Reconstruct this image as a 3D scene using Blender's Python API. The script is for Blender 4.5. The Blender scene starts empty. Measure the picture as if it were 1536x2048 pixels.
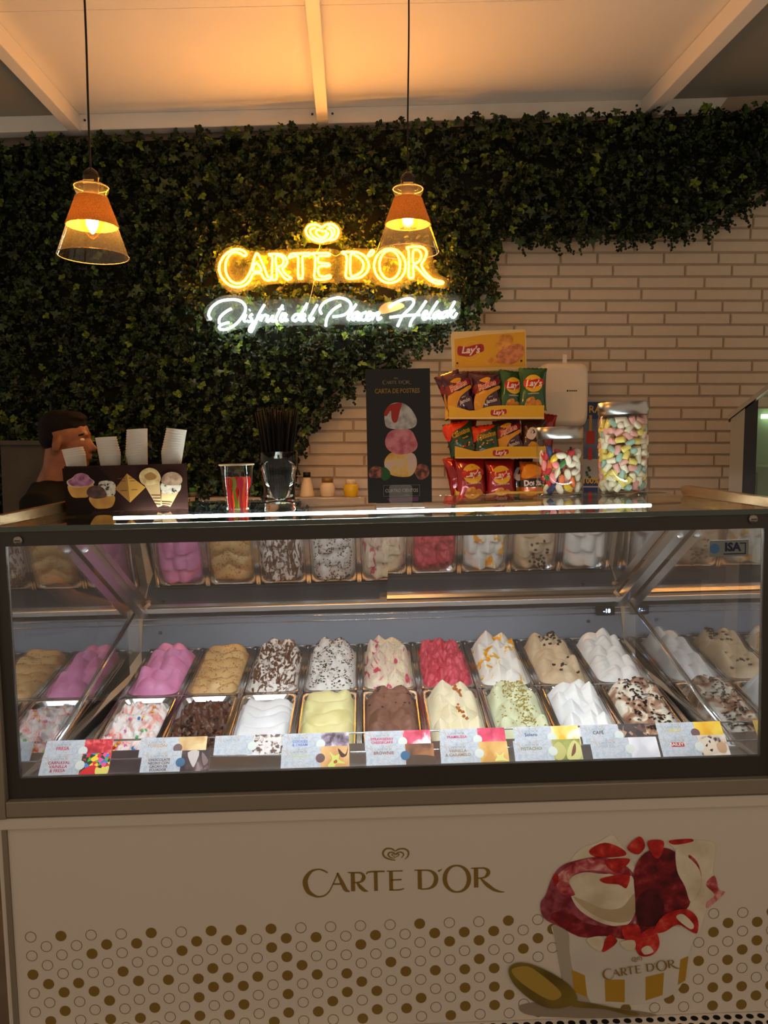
import bpy, bmesh, math, random
from mathutils import Vector, Matrix, noise
random.seed(7)
SC = bpy.context.scene
COL = SC.collection
PI = math.pi

# ------------------------------------------------------------------ camera
FPX = 1540.0                      # focal length for a 1536 x 2048 frame
PITCH = math.atan(0.0785)
CAM = Vector((0, 0, 1.5))
cd = bpy.data.cameras.new('camera')
cd.sensor_fit = 'VERTICAL'; cd.sensor_height = 36.0
cd.lens = FPX / 2048 * 36.0
cd.clip_start = 0.02
cam = bpy.data.objects.new('camera', cd); COL.objects.link(cam)
cam.location = CAM
cam.rotation_euler = (PI / 2 - PITCH, 0, 0)
SC.camera = cam

# ------------------------------------------------------------------ world and exposure
world = bpy.data.worlds.new('dim_evening'); SC.world = world
world.use_nodes = True
bg = world.node_tree.nodes['Background']
bg.inputs[0].default_value = (1.0, 0.77, 0.57, 1)
bg.inputs[1].default_value = 0.46
SC.view_settings.view_transform = 'Standard'
SC.view_settings.look = 'None'
SC.view_settings.gamma = 1
SC.view_settings.exposure = 0.0
SC.view_settings.use_curve_mapping = False

# ------------------------------------------------------------------ geometry of the place
FW = Vector((0, math.cos(PITCH), -math.sin(PITCH)))
DN = Vector((0, -math.sin(PITCH), -math.cos(PITCH)))
def ray(x, y): return FW + Vector((1, 0, 0)) * ((x - 768) / FPX) + DN * ((y - 1024) / FPX)
def at(x, y, Y):                  # the point of the vertical plane at distance Y seen at a spot of the photo
    d = ray(x, y); return CAM + d * (Y / d.y)
# the display case stands on a floor that falls slightly to the left and is turned a little
CASE = (Matrix.Translation((0.017, 1.70, 1.0)) @ Matrix.Rotation(0.022, 4, 'Z')
        @ Matrix.Rotation(-0.022, 4, 'Y') @ Matrix.Translation((0, 0, -1.0)))
CINV = CASE.inverted()
def cpt(x, y, ax, val):           # the same in the frame of the display case
    o = CINV @ CAM; d = CINV.to_3x3() @ ray(x, y)
    return o + d * ((val - o[ax]) / d[ax])

# ------------------------------------------------------------------ materials
def nt(name):
    m = bpy.data.materials.new(name); m.use_nodes = True
    t = m.node_tree; t.nodes.clear()
    out = t.nodes.new('ShaderNodeOutputMaterial')
    return m, t, out
def lin(c):                       # sRGB 0-255 -> linear
    r = []
    for v in c:
        v /= 255.0
        r.append(v / 12.92 if v <= 0.04045 else ((v + 0.055) / 1.055) ** 2.4)
    return tuple(r) + (1,)
MATS = {}
def mat(name, col, rough=0.5, metal=0.0, var=0.0, vscale=30.0, bump=0.0, bscale=80.0, sss=0.0, trans=0.0, ior=1.45, coat=0.0, spec=0.5, alpha=1.0):
    if name in MATS: return MATS[name]
    m, t, out = nt(name)
    b = t.nodes.new('ShaderNodeBsdfPrincipled')
    t.links.new(b.outputs[0], out.inputs[0])
    c = lin(col) if max(col) > 1.0 else tuple(col) + (1,)
    b.inputs['Base Color'].default_value = c
    b.inputs['Roughness'].default_value = rough
    b.inputs['Metallic'].default_value = metal
    b.inputs['IOR'].default_value = ior
    b.inputs['Transmission Weight'].default_value = trans
    b.inputs['Coat Weight'].default_value = coat
    b.inputs['Specular IOR Level'].default_value = spec
    b.inputs['Alpha'].default_value = alpha
    if sss:
        b.inputs['Subsurface Weight'].default_value = sss
        b.inputs['Subsurface Scale'].default_value = 0.01
    if var or bump:
        tc = t.nodes.new('ShaderNodeTexCoord')
    if var:
        n = t.nodes.new('ShaderNodeTexNoise'); n.inputs['Scale'].default_value = vscale; n.inputs['Detail'].default_value = 4
        t.links.new(tc.outputs['Object'], n.inputs['Vector'])
        mx = t.nodes.new('ShaderNodeMix'); mx.data_type = 'RGBA'
        mx.inputs[6].default_value = tuple(v * (1 - var) for v in c[:3]) + (1,)
        mx.inputs[7].default_value = tuple(min(1, v * (1 + var)) for v in c[:3]) + (1,)
        t.links.new(n.outputs['Fac'], mx.inputs[0]); t.links.new(mx.outputs[2], b.inputs['Base Color'])
    if bump:
        n2 = t.nodes.new('ShaderNodeTexNoise'); n2.inputs['Scale'].default_value = bscale; n2.inputs['Detail'].default_value = 5
        t.links.new(tc.outputs['Object'], n2.inputs['Vector'])
        bp = t.nodes.new('ShaderNodeBump'); bp.inputs['Strength'].default_value = bump; bp.inputs['Distance'].default_value = 0.004
        t.links.new(n2.outputs['Fac'], bp.inputs['Height']); t.links.new(bp.outputs[0], b.inputs['Normal'])
    MATS[name] = m
    return m
def emit(name, col, s):
    m, t, out = nt(name)
    e = t.nodes.new('ShaderNodeEmission'); e.inputs[0].default_value = tuple(col) + (1,); e.inputs[1].default_value = s
    t.links.new(e.outputs[0], out.inputs[0]); return m
def pane(name, tint=(1, 1, 1), refl=0.0, rough=0.0, fres=1.5, gcol=(1, 1, 1)):   # thin clear sheet: what passes plus what it mirrors
    m, t, out = nt(name)
    tr = t.nodes.new('ShaderNodeBsdfTransparent'); tr.inputs[0].default_value = tuple(tint) + (1,)
    gl = t.nodes.new('ShaderNodeBsdfGlossy'); gl.inputs[0].default_value = tuple(gcol) + (1,); gl.inputs['Roughness'].default_value = rough
    mx = t.nodes.new('ShaderNodeMixShader')
    f0 = max(refl, ((fres - 1) / (fres + 1)) ** 2)
    lw = t.nodes.new('ShaderNodeLayerWeight'); pw = t.nodes.new('ShaderNodeMath'); pw.operation = 'POWER'; pw.inputs[1].default_value = 5.0
    mr = t.nodes.new('ShaderNodeMapRange'); mr.inputs[3].default_value = f0; mr.inputs[4].default_value = 1.0
    t.links.new(lw.outputs['Facing'], pw.inputs[0]); t.links.new(pw.outputs[0], mr.inputs[0]); t.links.new(mr.outputs[0], mx.inputs[0])
    t.links.new(tr.outputs[0], mx.inputs[1]); t.links.new(gl.outputs[0], mx.inputs[2]); t.links.new(mx.outputs[0], out.inputs[0])
    return m
def ramp_mat(name, stops, scale=40, detail=4, rough=0.5, kind='noise', dist=0.0, bump=0.0, stretch=(1, 1, 1), island=False, sss=0.0, spec=0.5, coat=0.0, const=False, bscale=None):
    """a colour ramp over noise, voronoi cells, waves or one random value per loose piece"""
    m, t, out = nt(name)
    b = t.nodes.new('ShaderNodeBsdfPrincipled'); b.inputs['Roughness'].default_value = rough
    b.inputs['Specular IOR Level'].default_value = spec; b.inputs['Coat Weight'].default_value = coat
    if sss:
        b.inputs['Subsurface Weight'].default_value = sss; b.inputs['Subsurface Scale'].default_value = 0.008
    t.links.new(b.outputs[0], out.inputs[0])
    r = t.nodes.new('ShaderNodeValToRGB')
    r.color_ramp.interpolation = 'CONSTANT' if const else 'LINEAR'
    while len(r.color_ramp.elements) < len(stops): r.color_ramp.elements.new(0.5)
    for e, (p, c) in zip(r.color_ramp.elements, stops):
        e.position = p; e.color = lin(c) if max(c) > 1.0 else tuple(c) + (1,)
    if island:
        g = t.nodes.new('ShaderNodeNewGeometry'); t.links.new(g.outputs['Random Per Island'], r.inputs[0])
    else:
        tc = t.nodes.new('ShaderNodeTexCoord'); mp = t.nodes.new('ShaderNodeMapping'); mp.inputs['Scale'].default_value = stretch
        t.links.new(tc.outputs['Object'], mp.inputs[0])
        if kind == 'noise':
            n = t.nodes.new('ShaderNodeTexNoise'); n.inputs['Scale'].default_value = scale; n.inputs['Detail'].default_value = detail; n.inputs['Distortion'].default_value = dist
            o = n.outputs['Fac']
        elif kind == 'cell':
            n = t.nodes.new('ShaderNodeTexVoronoi'); n.inputs['Scale'].default_value = scale
            sp = t.nodes.new('ShaderNodeSeparateColor'); t.links.new(n.outputs['Color'], sp.inputs[0]); o = sp.outputs[0]
        else:
            n = t.nodes.new('ShaderNodeTexWave'); n.inputs['Scale'].default_value = scale; n.inputs['Distortion'].default_value = dist; n.inputs['Detail'].default_value = detail
            o = n.outputs['Fac']
        t.links.new(mp.outputs[0], n.inputs['Vector']); t.links.new(o, r.inputs[0])
    if bump:
        tc2 = t.nodes.new('ShaderNodeTexCoord'); n2 = t.nodes.new('ShaderNodeTexNoise'); n2.inputs['Scale'].default_value = bscale or scale * 2; n2.inputs['Detail'].default_value = 5
        t.links.new(tc2.outputs['Object'], n2.inputs['Vector'])
        bp = t.nodes.new('ShaderNodeBump'); bp.inputs['Strength'].default_value = bump; bp.inputs['Distance'].default_value = 0.004
        t.links.new(n2.outputs['Fac'], bp.inputs['Height']); t.links.new(bp.outputs[0], b.inputs['Normal'])
    t.links.new(r.outputs[0], b.inputs['Base Color'])
    return m

# ------------------------------------------------------------------ mesh builders
def add_box(bm, x0, x1, y0, y1, z0, z1, mi=0):
    v = [bm.verts.new(p) for p in ((x0, y0, z0), (x1, y0, z0), (x1, y1, z0), (x0, y1, z0), (x0, y0, z1), (x1, y0, z1), (x1, y1, z1), (x0, y1, z1))]
    for q in ((3, 2, 1, 0), (4, 5, 6, 7), (0, 1, 5, 4), (1, 2, 6, 5), (2, 3, 7, 6), (3, 0, 4, 7)):
        f = bm.faces.new([v[i] for i in q]); f.material_index = mi
    return v
def add_lathe(bm, prof, n=24, cap0=True, cap1=True, mi=0, M=None):
    rings = []
    for r, z in prof:
        rings.append([bm.verts.new((M or Matrix()) @ Vector((r * math.cos(2 * PI * k / n), r * math.sin(2 * PI * k / n), z))) for k in range(n)])
    for a, b in zip(rings, rings[1:]):
        for k in range(n):
            f = bm.faces.new((a[k], a[(k + 1) % n], b[(k + 1) % n], b[k])); f.smooth = True; f.material_index = mi
    if cap0: bm.faces.new(rings[0][::-1]).material_index = mi
    if cap1: bm.faces.new(rings[-1]).material_index = mi
    return rings
def frame_of(t):
    t = t.normalized(); u = t.cross(Vector((0, 0, 1)))
    if u.length < 1e-3: u = t.cross(Vector((0, 1, 0)))
    u.normalize(); return u, t.cross(u).normalized()
def add_tube(bm, pts, rad, n=8, closed=False, mi=0):
    pts = [Vector(p) for p in pts]; rings = []; N = len(pts); u = None
    for i, p in enumerate(pts):
        a = pts[i - 1] if (i > 0 or closed) else p; b = pts[(i + 1) % N] if (i < N - 1 or closed) else p
        t = (b - a)
        if t.length < 1e-9: t = Vector((1, 0, 0))
        t.normalize()
        if u is None: u, w = frame_of(t)
        else:
            u = (u - t * u.dot(t))
            u = u.normalized() if u.length > 1e-6 else frame_of(t)[0]
            w = t.cross(u).normalized()
        r = rad[i] if isinstance(rad, (list, tuple)) else rad
        rings.append([bm.verts.new(p + u * (r * math.cos(2 * PI * k / n)) + w * (r * math.sin(2 * PI * k / n))) for k in range(n)])
    m = N if closed else N - 1
    for i in range(m):
        a, b = rings[i], rings[(i + 1) % N]
        for k in range(n):
            f = bm.faces.new((a[k], b[k], b[(k + 1) % n], a[(k + 1) % n])); f.smooth = True; f.material_index = mi
    if not closed:
        bm.faces.new(rings[0]).material_index = mi; bm.faces.new(rings[-1][::-1]).material_index = mi
def add_poly(bm, pts, mi=0):
    f = bm.faces.new([bm.verts.new(p) for p in pts]); f.material_index = mi; return f
def add_prism(bm, pts, d, mi=0):          # closed outline pushed along vector d
    d = Vector(d); a = [bm.verts.new(p) for p in pts]; b = [bm.verts.new(Vector(p) + d) for p in pts]
    bm.faces.new(a).material_index = mi; bm.faces.new(b[::-1]).material_index = mi
    for i in range(len(a)):
        j = (i + 1) % len(a); bm.faces.new((a[j], a[i], b[i], b[j])).material_index = mi
def add_ball(bm, c, r, seg=10, rings=6, mi=0, M=None, jit=0.0):
    c = Vector(c); r = (r, r, r) if not hasattr(r, '__len__') else r
    R = M or Matrix()
    def P(x, y, z):
        k = 1 + (random.uniform(-jit, jit) if jit else 0)
        return bm.verts.new(c + R @ Vector((x * r[0] * k, y * r[1] * k, z * r[2] * k)))
    top = P(0, 0, 1); bot = P(0, 0, -1); g = []
    for i in range(1, rings):
        a = PI * i / rings
        g.append([P(math.sin(a) * math.cos(2 * PI * k / seg), math.sin(a) * math.sin(2 * PI * k / seg), math.cos(a)) for k in range(seg)])
    fs = []
    for k in range(seg):
        j = (k + 1) % seg
        fs.append(bm.faces.new((top, g[0][k], g[0][j]))); fs.append(bm.faces.new((bot, g[-1][j], g[-1][k])))
        for i in range(len(g) - 1): fs.append(bm.faces.new((g[i][k], g[i + 1][k], g[i + 1][j], g[i][j])))
    for f in fs: f.smooth = True; f.material_index = mi
def cat(pts, n=6, closed=False):          # Catmull-Rom through points (any length of tuple)
    P = [tuple(p) for p in pts]; N = len(P); out = []
    segs = N if closed else N - 1
    for i in range(segs):
        p0 = P[i - 1] if (i > 0 or closed) else P[0]; p1 = P[i]; p2 = P[(i + 1) % N]; p3 = P[(i + 2) % N] if (closed or i + 2 < N) else P[-1]
        for k in range(n):
            t = k / n
            out.append(tuple(0.5 * (2 * b + (c - a) * t + (2 * a - 5 * b + 4 * c - d) * t * t + (3 * b - a - 3 * c + d) * t ** 3) for a, b, c, d in zip(p0, p1, p2, p3)))
    if not closed: out.append(P[-1])
    return out
def obj(name, bm, m=None, parent=None, label=None, smooth=False, kind=None):
    if isinstance(bm, bmesh.types.BMesh):
        bmesh.ops.recalc_face_normals(bm, faces=bm.faces)
        me = bpy.data.meshes.new(name); bm.to_mesh(me); bm.free()
    else: me = bm
    if m is not None:
        me.materials.clear()
        for q in (m if isinstance(m, (list, tuple)) else [m]): me.materials.append(q)
    if smooth:
        for p in me.polygons: p.use_smooth = True
    o = bpy.data.objects.new(name, me); COL.objects.link(o)
    if parent is not None: o.parent = parent
    if label: o['label'] = label
    if kind: o['kind'] = kind
    return o
def tag(o, label, cat_, group=None):
    o['label'] = label; o['category'] = cat_
    if group: o['group'] = group
    return o
def thing(name, label, cat_, M=None, group=None):
    o = bpy.data.objects.new(name, None); COL.objects.link(o); o.empty_display_size = 0.05
    if M is not None: o.matrix_world = M
    return tag(o, label, cat_, group)
def struct(o): o['kind'] = 'structure'; return o
def place(o, M): o.matrix_world = M; return o
def BM(): return bmesh.new()
def T(x, y, z): return Matrix.Translation((x, y, z))
def RX(a): return Matrix.Rotation(a, 4, 'X')
def RY(a): return Matrix.Rotation(a, 4, 'Y')
def RZ(a): return Matrix.Rotation(a, 4, 'Z')
def bevel(o, w=0.004, seg=2):
    b = o.modifiers.new('bevel', 'BEVEL'); b.width = w; b.segments = seg; b.limit_method = 'ANGLE'; b.angle_limit = 0.6; return o
def rrect(x0, x1, y0, y1, r, n=5):       # rounded rectangle outline
    out = []
    for cx, cy, a0 in ((x1 - r, y0 + r, -PI / 2), (x1 - r, y1 - r, 0), (x0 + r, y1 - r, PI / 2), (x0 + r, y0 + r, PI)):
        for k in range(n + 1):
            a = a0 + PI / 2 * k / n; out.append((cx + r * math.cos(a), cy + r * math.sin(a)))
    return out
# lettering: meshes in the XZ plane (facing -Y), origin at the centre of the text
def text(s, size, shear=0.0, bold=0.0, extrude=0.0, spacing=1.0, align='CENTER', res=2, sx=1.0):
    c = bpy.data.curves.new('t', 'FONT'); c.body = s; c.size = size; c.shear = shear; c.offset = bold; c.extrude = extrude
    c.space_character = spacing; c.align_x = align; c.align_y = 'CENTER'; c.resolution_u = res
    o = bpy.data.objects.new('t', c); COL.objects.link(o)
    dg = bpy.context.evaluated_depsgraph_get()
    me = bpy.data.meshes.new_from_object(o.evaluated_get(dg))
    bpy.data.objects.remove(o); bpy.data.curves.remove(c)
    me.transform(Matrix.Diagonal((sx, 1, 1, 1))); me.transform(RX(PI / 2))
    me.materials.clear()
    return me
def ribbon(bm, pts, y=0.0, mi=0, n=5, closed=False):   # stroke of varying width drawn in XZ at depth y; pts are (x, z, width)
    q = cat(pts, n, closed); L = []; N = len(q)
    for i, (x, z, w) in enumerate(q):
        a = q[i - 1] if (i > 0 or closed) else q[i]; b = q[(i + 1) % N] if (i < N - 1 or closed) else q[i]
        dx, dz = b[0] - a[0], b[1] - a[1]; l = math.hypot(dx, dz) or 1
        nx, nz = -dz / l, dx / l; w = max(w, 1e-5) / 2
        L.append((bm.verts.new((x + nx * w, y, z + nz * w)), bm.verts.new((x - nx * w, y, z - nz * w))))
    for i in range(N if closed else N - 1):
        a, b = L[i], L[(i + 1) % N]; f = bm.faces.new((a[0], a[1], b[1], b[0])); f.material_index = mi
LOGO = [
 [(372,400,6),(345,385,9),(318,380,8),(280,393,15),(252,430,25),(247,465,28),(262,508,24),(295,531,14),(320,537,9),(350,530,8),(375,508,7),(394,474,6),(428,400,8)],
 [(424,400,10),(452,465,22),(468,497,20),(490,507,4)], [(398,464,9),(446,464,9)],
 [(508,398,22),(508,505,22)], [(482,398,6),(508,399,8),(550,400,10),(567,416,18),(565,435,20),(548,452,10),(512,456,6)], [(530,455,10),(550,482,20),(570,500,16),(590,505,3)],
 [(583,408,6),(600,394,9),(684,391,9)], [(634,393,20),(634,503,20)],
 [(718,390,20),(718,500,20)], [(695,390,6),(783,388,7)], [(718,441,8),(776,438,8)], [(707,498,6),(760,497,8),(789,489,5)],
 [(876,383,22),(876,493,22)], [(848,384,6),(880,384,7),(930,386,10),(958,406,20),(966,437,24),(954,470,20),(925,489,10),(880,493,6)],
 [(978,391,10),(1000,378,4)],
 [(1187,370,24),(1187,483,24)], [(1160,373,6),(1190,372,7),(1233,372,10),(1254,388,20),(1251,408,20),(1232,425,10),(1195,430,6)], [(1212,430,8),(1245,465,20),(1285,495,16),(1320,507,9),(1343,508,4)],
 [(796,322,3),(815,300,8),(814,274,9),(790,261,8),(762,265,8),(745,274,6),(724,262,8),(695,262,9),(677,283,10),(685,308,9),(715,322,8),(745,327,4)],
 [(778,314,3),(790,294,7),(776,281,7),(757,284,6),(745,291,4),(733,282,6),(712,284,8),(706,299,8),(722,313,5),(743,315,3)],
 [(745,310,3),(765,297,5),(757,290,5),(745,298,3),(733,290,5),(725,297,5),(745,310,3)]]
def logo_mesh(width):                    # the two words with the heart emblem above, 'width' wide, centred, in XZ
    bm = BM(); s = width / 1110.0
    for st in LOGO:
        # the strokes were read off a line that rises slightly to the right
        ribbon(bm, [((x - 790) * s, -((y + 0.036 * (x - 790)) - 400) * s, w * s) for x, y, w in st])
    ring = []
    for k in range(32):
        a = 2 * PI * k / 32; ring.append((1081 + 67 * math.cos(a), 433 + 76 * math.sin(a), 9 + 15 * abs(math.cos(a)) ** 1.5))
    ribbon(bm, [((x - 790) * s, -((y + 0.036 * (x - 790)) - 400) * s, w * s) for x, y, w in ring], n=2, closed=True)
    me = bpy.data.meshes.new('logo'); bm.to_mesh(me); bm.free(); return me
def disc(bm, x, z, r, y=0.0, n=20, mi=0, rz=None):
    add_poly(bm, [(x + r * math.cos(2 * PI * k / n), y, z + (rz or r) * math.sin(2 * PI * k / n)) for k in range(n)], mi)
def ringd(bm, x, z, r, w, y=0.0, n=24, mi=0):
    a = [bm.verts.new((x + r * math.cos(2 * PI * k / n), y, z + r * math.sin(2 * PI * k / n))) for k in range(n)]
    b = [bm.verts.new((x + (r - w) * math.cos(2 * PI * k / n), y, z + (r - w) * math.sin(2 * PI * k / n))) for k in range(n)]
    for k in range(n): bm.faces.new((a[k], a[(k + 1) % n], b[(k + 1) % n], b[k])).material_index = mi

# ------------------------------------------------------------------ shared materials
white_paint = mat('white_paint', (225, 216, 205), 0.45, var=0.03, vscale=6)
chrome = mat('chrome', (0.80, 0.81, 0.83), 0.12, 1.0)
steel = mat('brushed_steel', (0.62, 0.63, 0.65), 0.28, 1.0, bump=0.04, bscale=200)
black_plastic = mat('black_plastic', (22, 20, 18), 0.4)
dark_grey = mat('dark_frame', (54, 50, 44), 0.42, var=0.05, vscale=10)
paper_white = mat('white_paper', (228, 222, 212), 0.7, var=0.02, vscale=60)
gold_ink = mat('gold_ink', (136, 108, 44), 0.45)
clear = pane('clear_glass', (0.97, 0.985, 0.98))
# ================================================================== the setting
WY = 4.0
wall_col = mat('painted_brick', (205, 188, 166), 0.75, var=0.06, vscale=14, bump=0.5, bscale=90)
mortar = mat('mortar_joint', (176, 158, 136), 0.85, var=0.08, vscale=20)
bm = BM(); add_box(bm, -3.2, 3.2, WY + 0.005, WY + 0.16, -0.1, 3.6)
wall = struct(obj('wall_back', bm, mortar))
# visible courses, one brick after another
zr0 = at(1200, 481.2, WY).z; zr1 = at(1200, 602.0, WY).z
PIT = (zr0 - zr1) / 5
bmesh_cache = {}
def brick_mesh(L):
    L = round(L, 2)
    if L not in bmesh_cache:
        b = BM(); h = PIT - 0.0075; c = 0.003
        add_box(b, 0, L, 0.0, 0.012, 0, h)
        v = [q for q in b.verts if q.co.y < 0.001]
        for q in v:
            q.co.x += c if q.co.x < L / 2 else -c; q.co.z += c if q.co.z < h / 2 else -c
        bmesh.ops.recalc_face_normals(b, faces=b.faces)
        me = bpy.data.meshes.new('brick'); b.to_mesh(me); b.free(); me.materials.append(wall_col); bmesh_cache[L] = me
    return bmesh_cache[L]
# left end of the bare brick for each height: the ivy ends there
IVY_EDGE = [(1570,385),(1500,415),(1440,455),(1405,470),(1300,482),(1200,484),(1110,490),(1000,482),(992,520),(985,560),(990,600),(950,640),(905,665),(850,700),(790,742),(735,765),(690,800),(650,832),(618,870),(600,905),(592,960),(590,1000),(592,1060)]
def edge_x(y):
    if y <= 484: y = 486
    for (x0, y0), (x1, y1) in zip(IVY_EDGE[7:], IVY_EDGE[8:]):
        if min(y0, y1) <= y <= max(y0, y1) and abs(y1 - y0) > 1: return x0 + (x1 - x0) * (y - y0) / (y1 - y0)
    return 590
rnd = random.Random(3)
nb = 0
for r in range(-4, 24):
    ztop = zr0 - r * PIT
    ypx = 481.2 + r * 24.16
    x = at(max(edge_x(ypx) - 70, 470), ypx, WY).x if r > 0 else at(1000 if r > -1 else 1330, ypx, WY).x
    x -= rnd.uniform(0, 0.2); lng = rnd.random() < 0.5
    while x < 2.02 and nb < 300:
        L = rnd.choice((0.33, 0.35, 0.36)) if lng else rnd.choice((0.18, 0.20, 0.23, 0.27))
        lng = not lng if rnd.random() < 0.85 else lng
        o = obj('brick', brick_mesh(L), None, wall)
        o.location = (x, WY - 0.006 + rnd.uniform(-0.0015, 0.0015), ztop - PIT + 0.004)
        x += L + 0.007; nb += 1
floor_m = ramp_mat('floor_tiles', [(0.3, (92, 84, 74)), (0.7, (112, 102, 90))], 9, rough=0.5)
bm = BM(); add_box(bm, -3.2, 3.2, -3.0, 2.6, -0.05, 0.0)
fl = struct(obj('floor', bm, floor_m)); fl.matrix_world = CASE

# ceiling: sheet panels on rafters, falling to the left
CEIL = T(0, 3.985, at(768, 221, 3.985).z) @ RZ(0.045) @ RX(0.0335) @ RY(-0.044)
ceil_m = mat('ceiling_sheet', (246, 243, 238), 0.24, var=0.02, vscale=3, bump=0.05, bscale=12, spec=0.6)
beam_m = mat('beam_paint', (238, 233, 224), 0.42, var=0.02, vscale=8)
bm = BM(); add_box(bm, -3.2, 3.2, -3.9, 0.1, 0.012, 0.05)
ceil = struct(obj('ceiling', bm, ceil_m)); ceil.matrix_world = CEIL
ceil_grey = mat('ceiling_sheet_grey', (150, 146, 134), 0.5, var=0.05, vscale=3)  # outer sheets, greyer than the middle ones
def cloc(x, y):
    p = CEIL.inverted() @ at(x, y, 3.95); return p.x
ys = [0.08, -0.98, -1.07, -1.9, -2.9, -3.9]
for a, b in zip(ys, ys[1:]):
    for x0_, x1_, m_ in ((-3.2, cloc(160, 240), ceil_grey), (cloc(160, 240), cloc(1303, 215), ceil_m), (cloc(1303, 215), 3.2, ceil_grey)):
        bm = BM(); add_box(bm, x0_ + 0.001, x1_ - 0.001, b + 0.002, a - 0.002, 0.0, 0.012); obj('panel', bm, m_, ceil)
bm = BM(); add_box(bm, -3.2, 3.2, -0.055, 0.02, -0.075, 0.0)
tr = struct(obj('trim_1', bm, beam_m)); tr.matrix_world = CEIL; bevel(tr, 0.004)
for i, (x, y, w) in enumerate(((160, 240, 0.055), (646, 250, 0.055), (1303, 215, 0.075))):
    cx = cloc(x, y); bm = BM(); add_box(bm, cx - w / 2, cx + w / 2, -3.9, -0.056, -0.085, -0.002)
    o = struct(obj('trim_%d' % (i + 2), bm, beam_m)); o.matrix_world = CEIL; bevel(o, 0.004)
    bm = BM()
    for s in (-1, 1): add_lathe(bm, [(0.006, 0), (0.005, 0.004)], 8, M=T(cx + s * (w / 2 + 0.022), -0.056, -0.03) @ RX(PI / 2))
    obj('screw', bm, dark_grey, o)

# counter along the back wall and the narrow shelf above it
bm = BM(); add_box(bm, -2.2, 1.45, 3.40, 3.80, 0.93, 0.965); 
bc = tag(obj('long_counter', bm, mat('counter_wood', (96, 78, 60), 0.5, var=0.15, vscale=12)), 'brown counter top running along the back wall under the snack rack', 'counter'); bevel(bc, 0.003)
bm = BM(); add_box(bm, -2.18, 1.44, 3.46, 3.80, -0.03, 0.93)
cb = thing('back_counter_cabinet', 'dark cabinet carrying the brown counter top along the back wall', 'cabinet')
obj('body', bm, mat('counter_front', (70, 62, 54), 0.6, var=0.05), cb)
SHZ = at(650, 993, 3.92).z
bm = BM(); add_box(bm, -1.25, 1.60, 3.84, 3.99, SHZ - 0.025, SHZ)
sh = tag(obj('wall_shelf', bm, mat('shelf_paint', (176, 150, 120), 0.6, var=0.06)), 'narrow tan shelf on the brick wall under the sauce bottles', 'shelf'); bevel(sh, 0.002)
# ================================================================== ivy on the wall
IV = 3.93
def inside(px, pz, poly):
    c = False; j = len(poly) - 1
    for i in range(len(poly)):
        xi, zi = poly[i]; xj, zj = poly[j]
        if (zi > pz) != (zj > pz) and px < (xj - xi) * (pz - zi) / (zj - zi) + xi: c = not c
        j = i
    return c
edge = [at(x, y, IV) for x, y in IVY_EDGE]
def top_z(x): return at(768, 246, 3.95).z + 0.044 * x - 0.030
poly = [(p.x, p.z) for p in edge] + [(-0.75, 0.975), (-2.35, 0.975), (-2.35, top_z(-2.35)), (2.3, top_z(2.3)), (2.3, edge[0].z)]
ivy = thing('ivy_wall_panel', 'dark green artificial ivy and box-leaf panel covering the back wall behind the neon sign', 'wall plants')
bm = BM()
cx0 = sum(p[0] for p in poly) / len(poly)
ins = []
for k, (x, z) in enumerate(poly):
    if k < len(edge): ins.append((x - 0.045, IV + 0.03, z + 0.05))
    else: ins.append((x, IV + 0.03, z))
add_prism(bm, ins, (0, 0.03, 0))
bm.normal_update(); bmesh.ops.triangulate(bm, faces=bm.faces)
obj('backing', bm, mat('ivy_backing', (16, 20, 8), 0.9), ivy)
def leaf_mat(name, c0, c1):
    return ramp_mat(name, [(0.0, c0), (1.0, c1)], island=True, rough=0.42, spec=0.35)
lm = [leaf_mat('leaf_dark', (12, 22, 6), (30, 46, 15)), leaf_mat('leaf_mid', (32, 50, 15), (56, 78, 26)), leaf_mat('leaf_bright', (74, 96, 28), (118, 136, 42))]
V = []; Fc = []; MI = []
rl = random.Random(11)
def put_leaf(c, nrm, spin, L, W, mi):
    u, w = frame_of(nrm); a = u * math.cos(spin) + w * math.sin(spin); b = nrm.cross(a)
    i0 = len(V); fold = nrm * (-0.25 * W)
    V.extend([tuple(c), tuple(c + a * (0.3 * L) + b * (0.5 * W) - fold), tuple(c + a * (0.75 * L) + b * (0.38 * W) - fold), tuple(c + a * L),
              tuple(c + a * (0.75 * L) - b * (0.38 * W) - fold), tuple(c + a * (0.3 * L) - b * (0.5 * W) - fold)])
    Fc.append((i0, i0 + 1, i0 + 2, i0 + 3)); Fc.append((i0, i0 + 3, i0 + 4, i0 + 5)); MI.extend((mi, mi))
n_sprig = 0
tries = 0
while n_sprig < 9800 and tries < 60000:
    tries += 1
    x = rl.uniform(-2.3, 2.25); z = rl.uniform(0.98, 3.3)
    if not inside(x, z, poly): continue
    n_sprig += 1
    lump = noise.noise(Vector((x * 5, z * 5, 1.3)))
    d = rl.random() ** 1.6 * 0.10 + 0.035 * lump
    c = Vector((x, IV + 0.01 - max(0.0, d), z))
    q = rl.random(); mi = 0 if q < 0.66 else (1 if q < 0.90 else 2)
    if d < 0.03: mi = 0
    axis = Vector((rl.uniform(-0.7, 0.7), -1.0, rl.uniform(-0.3, 0.9))).normalized()
    m = rl.randint(4, 6)
    s0 = rl.uniform(0, 6.28); sz = rl.uniform(0.8, 1.25)
    for k in range(m):
        n_ = (axis + Vector((rl.uniform(-0.8, 0.8), rl.uniform(-0.5, 0.3), rl.uniform(-0.8, 0.8)))).normalized()
        put_leaf(c + axis * rl.uniform(0, 0.014), n_, s0 + 6.283 * k / m, 0.022 * sz * rl.uniform(0.8, 1.2), 0.018 * sz, mi)
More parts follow.
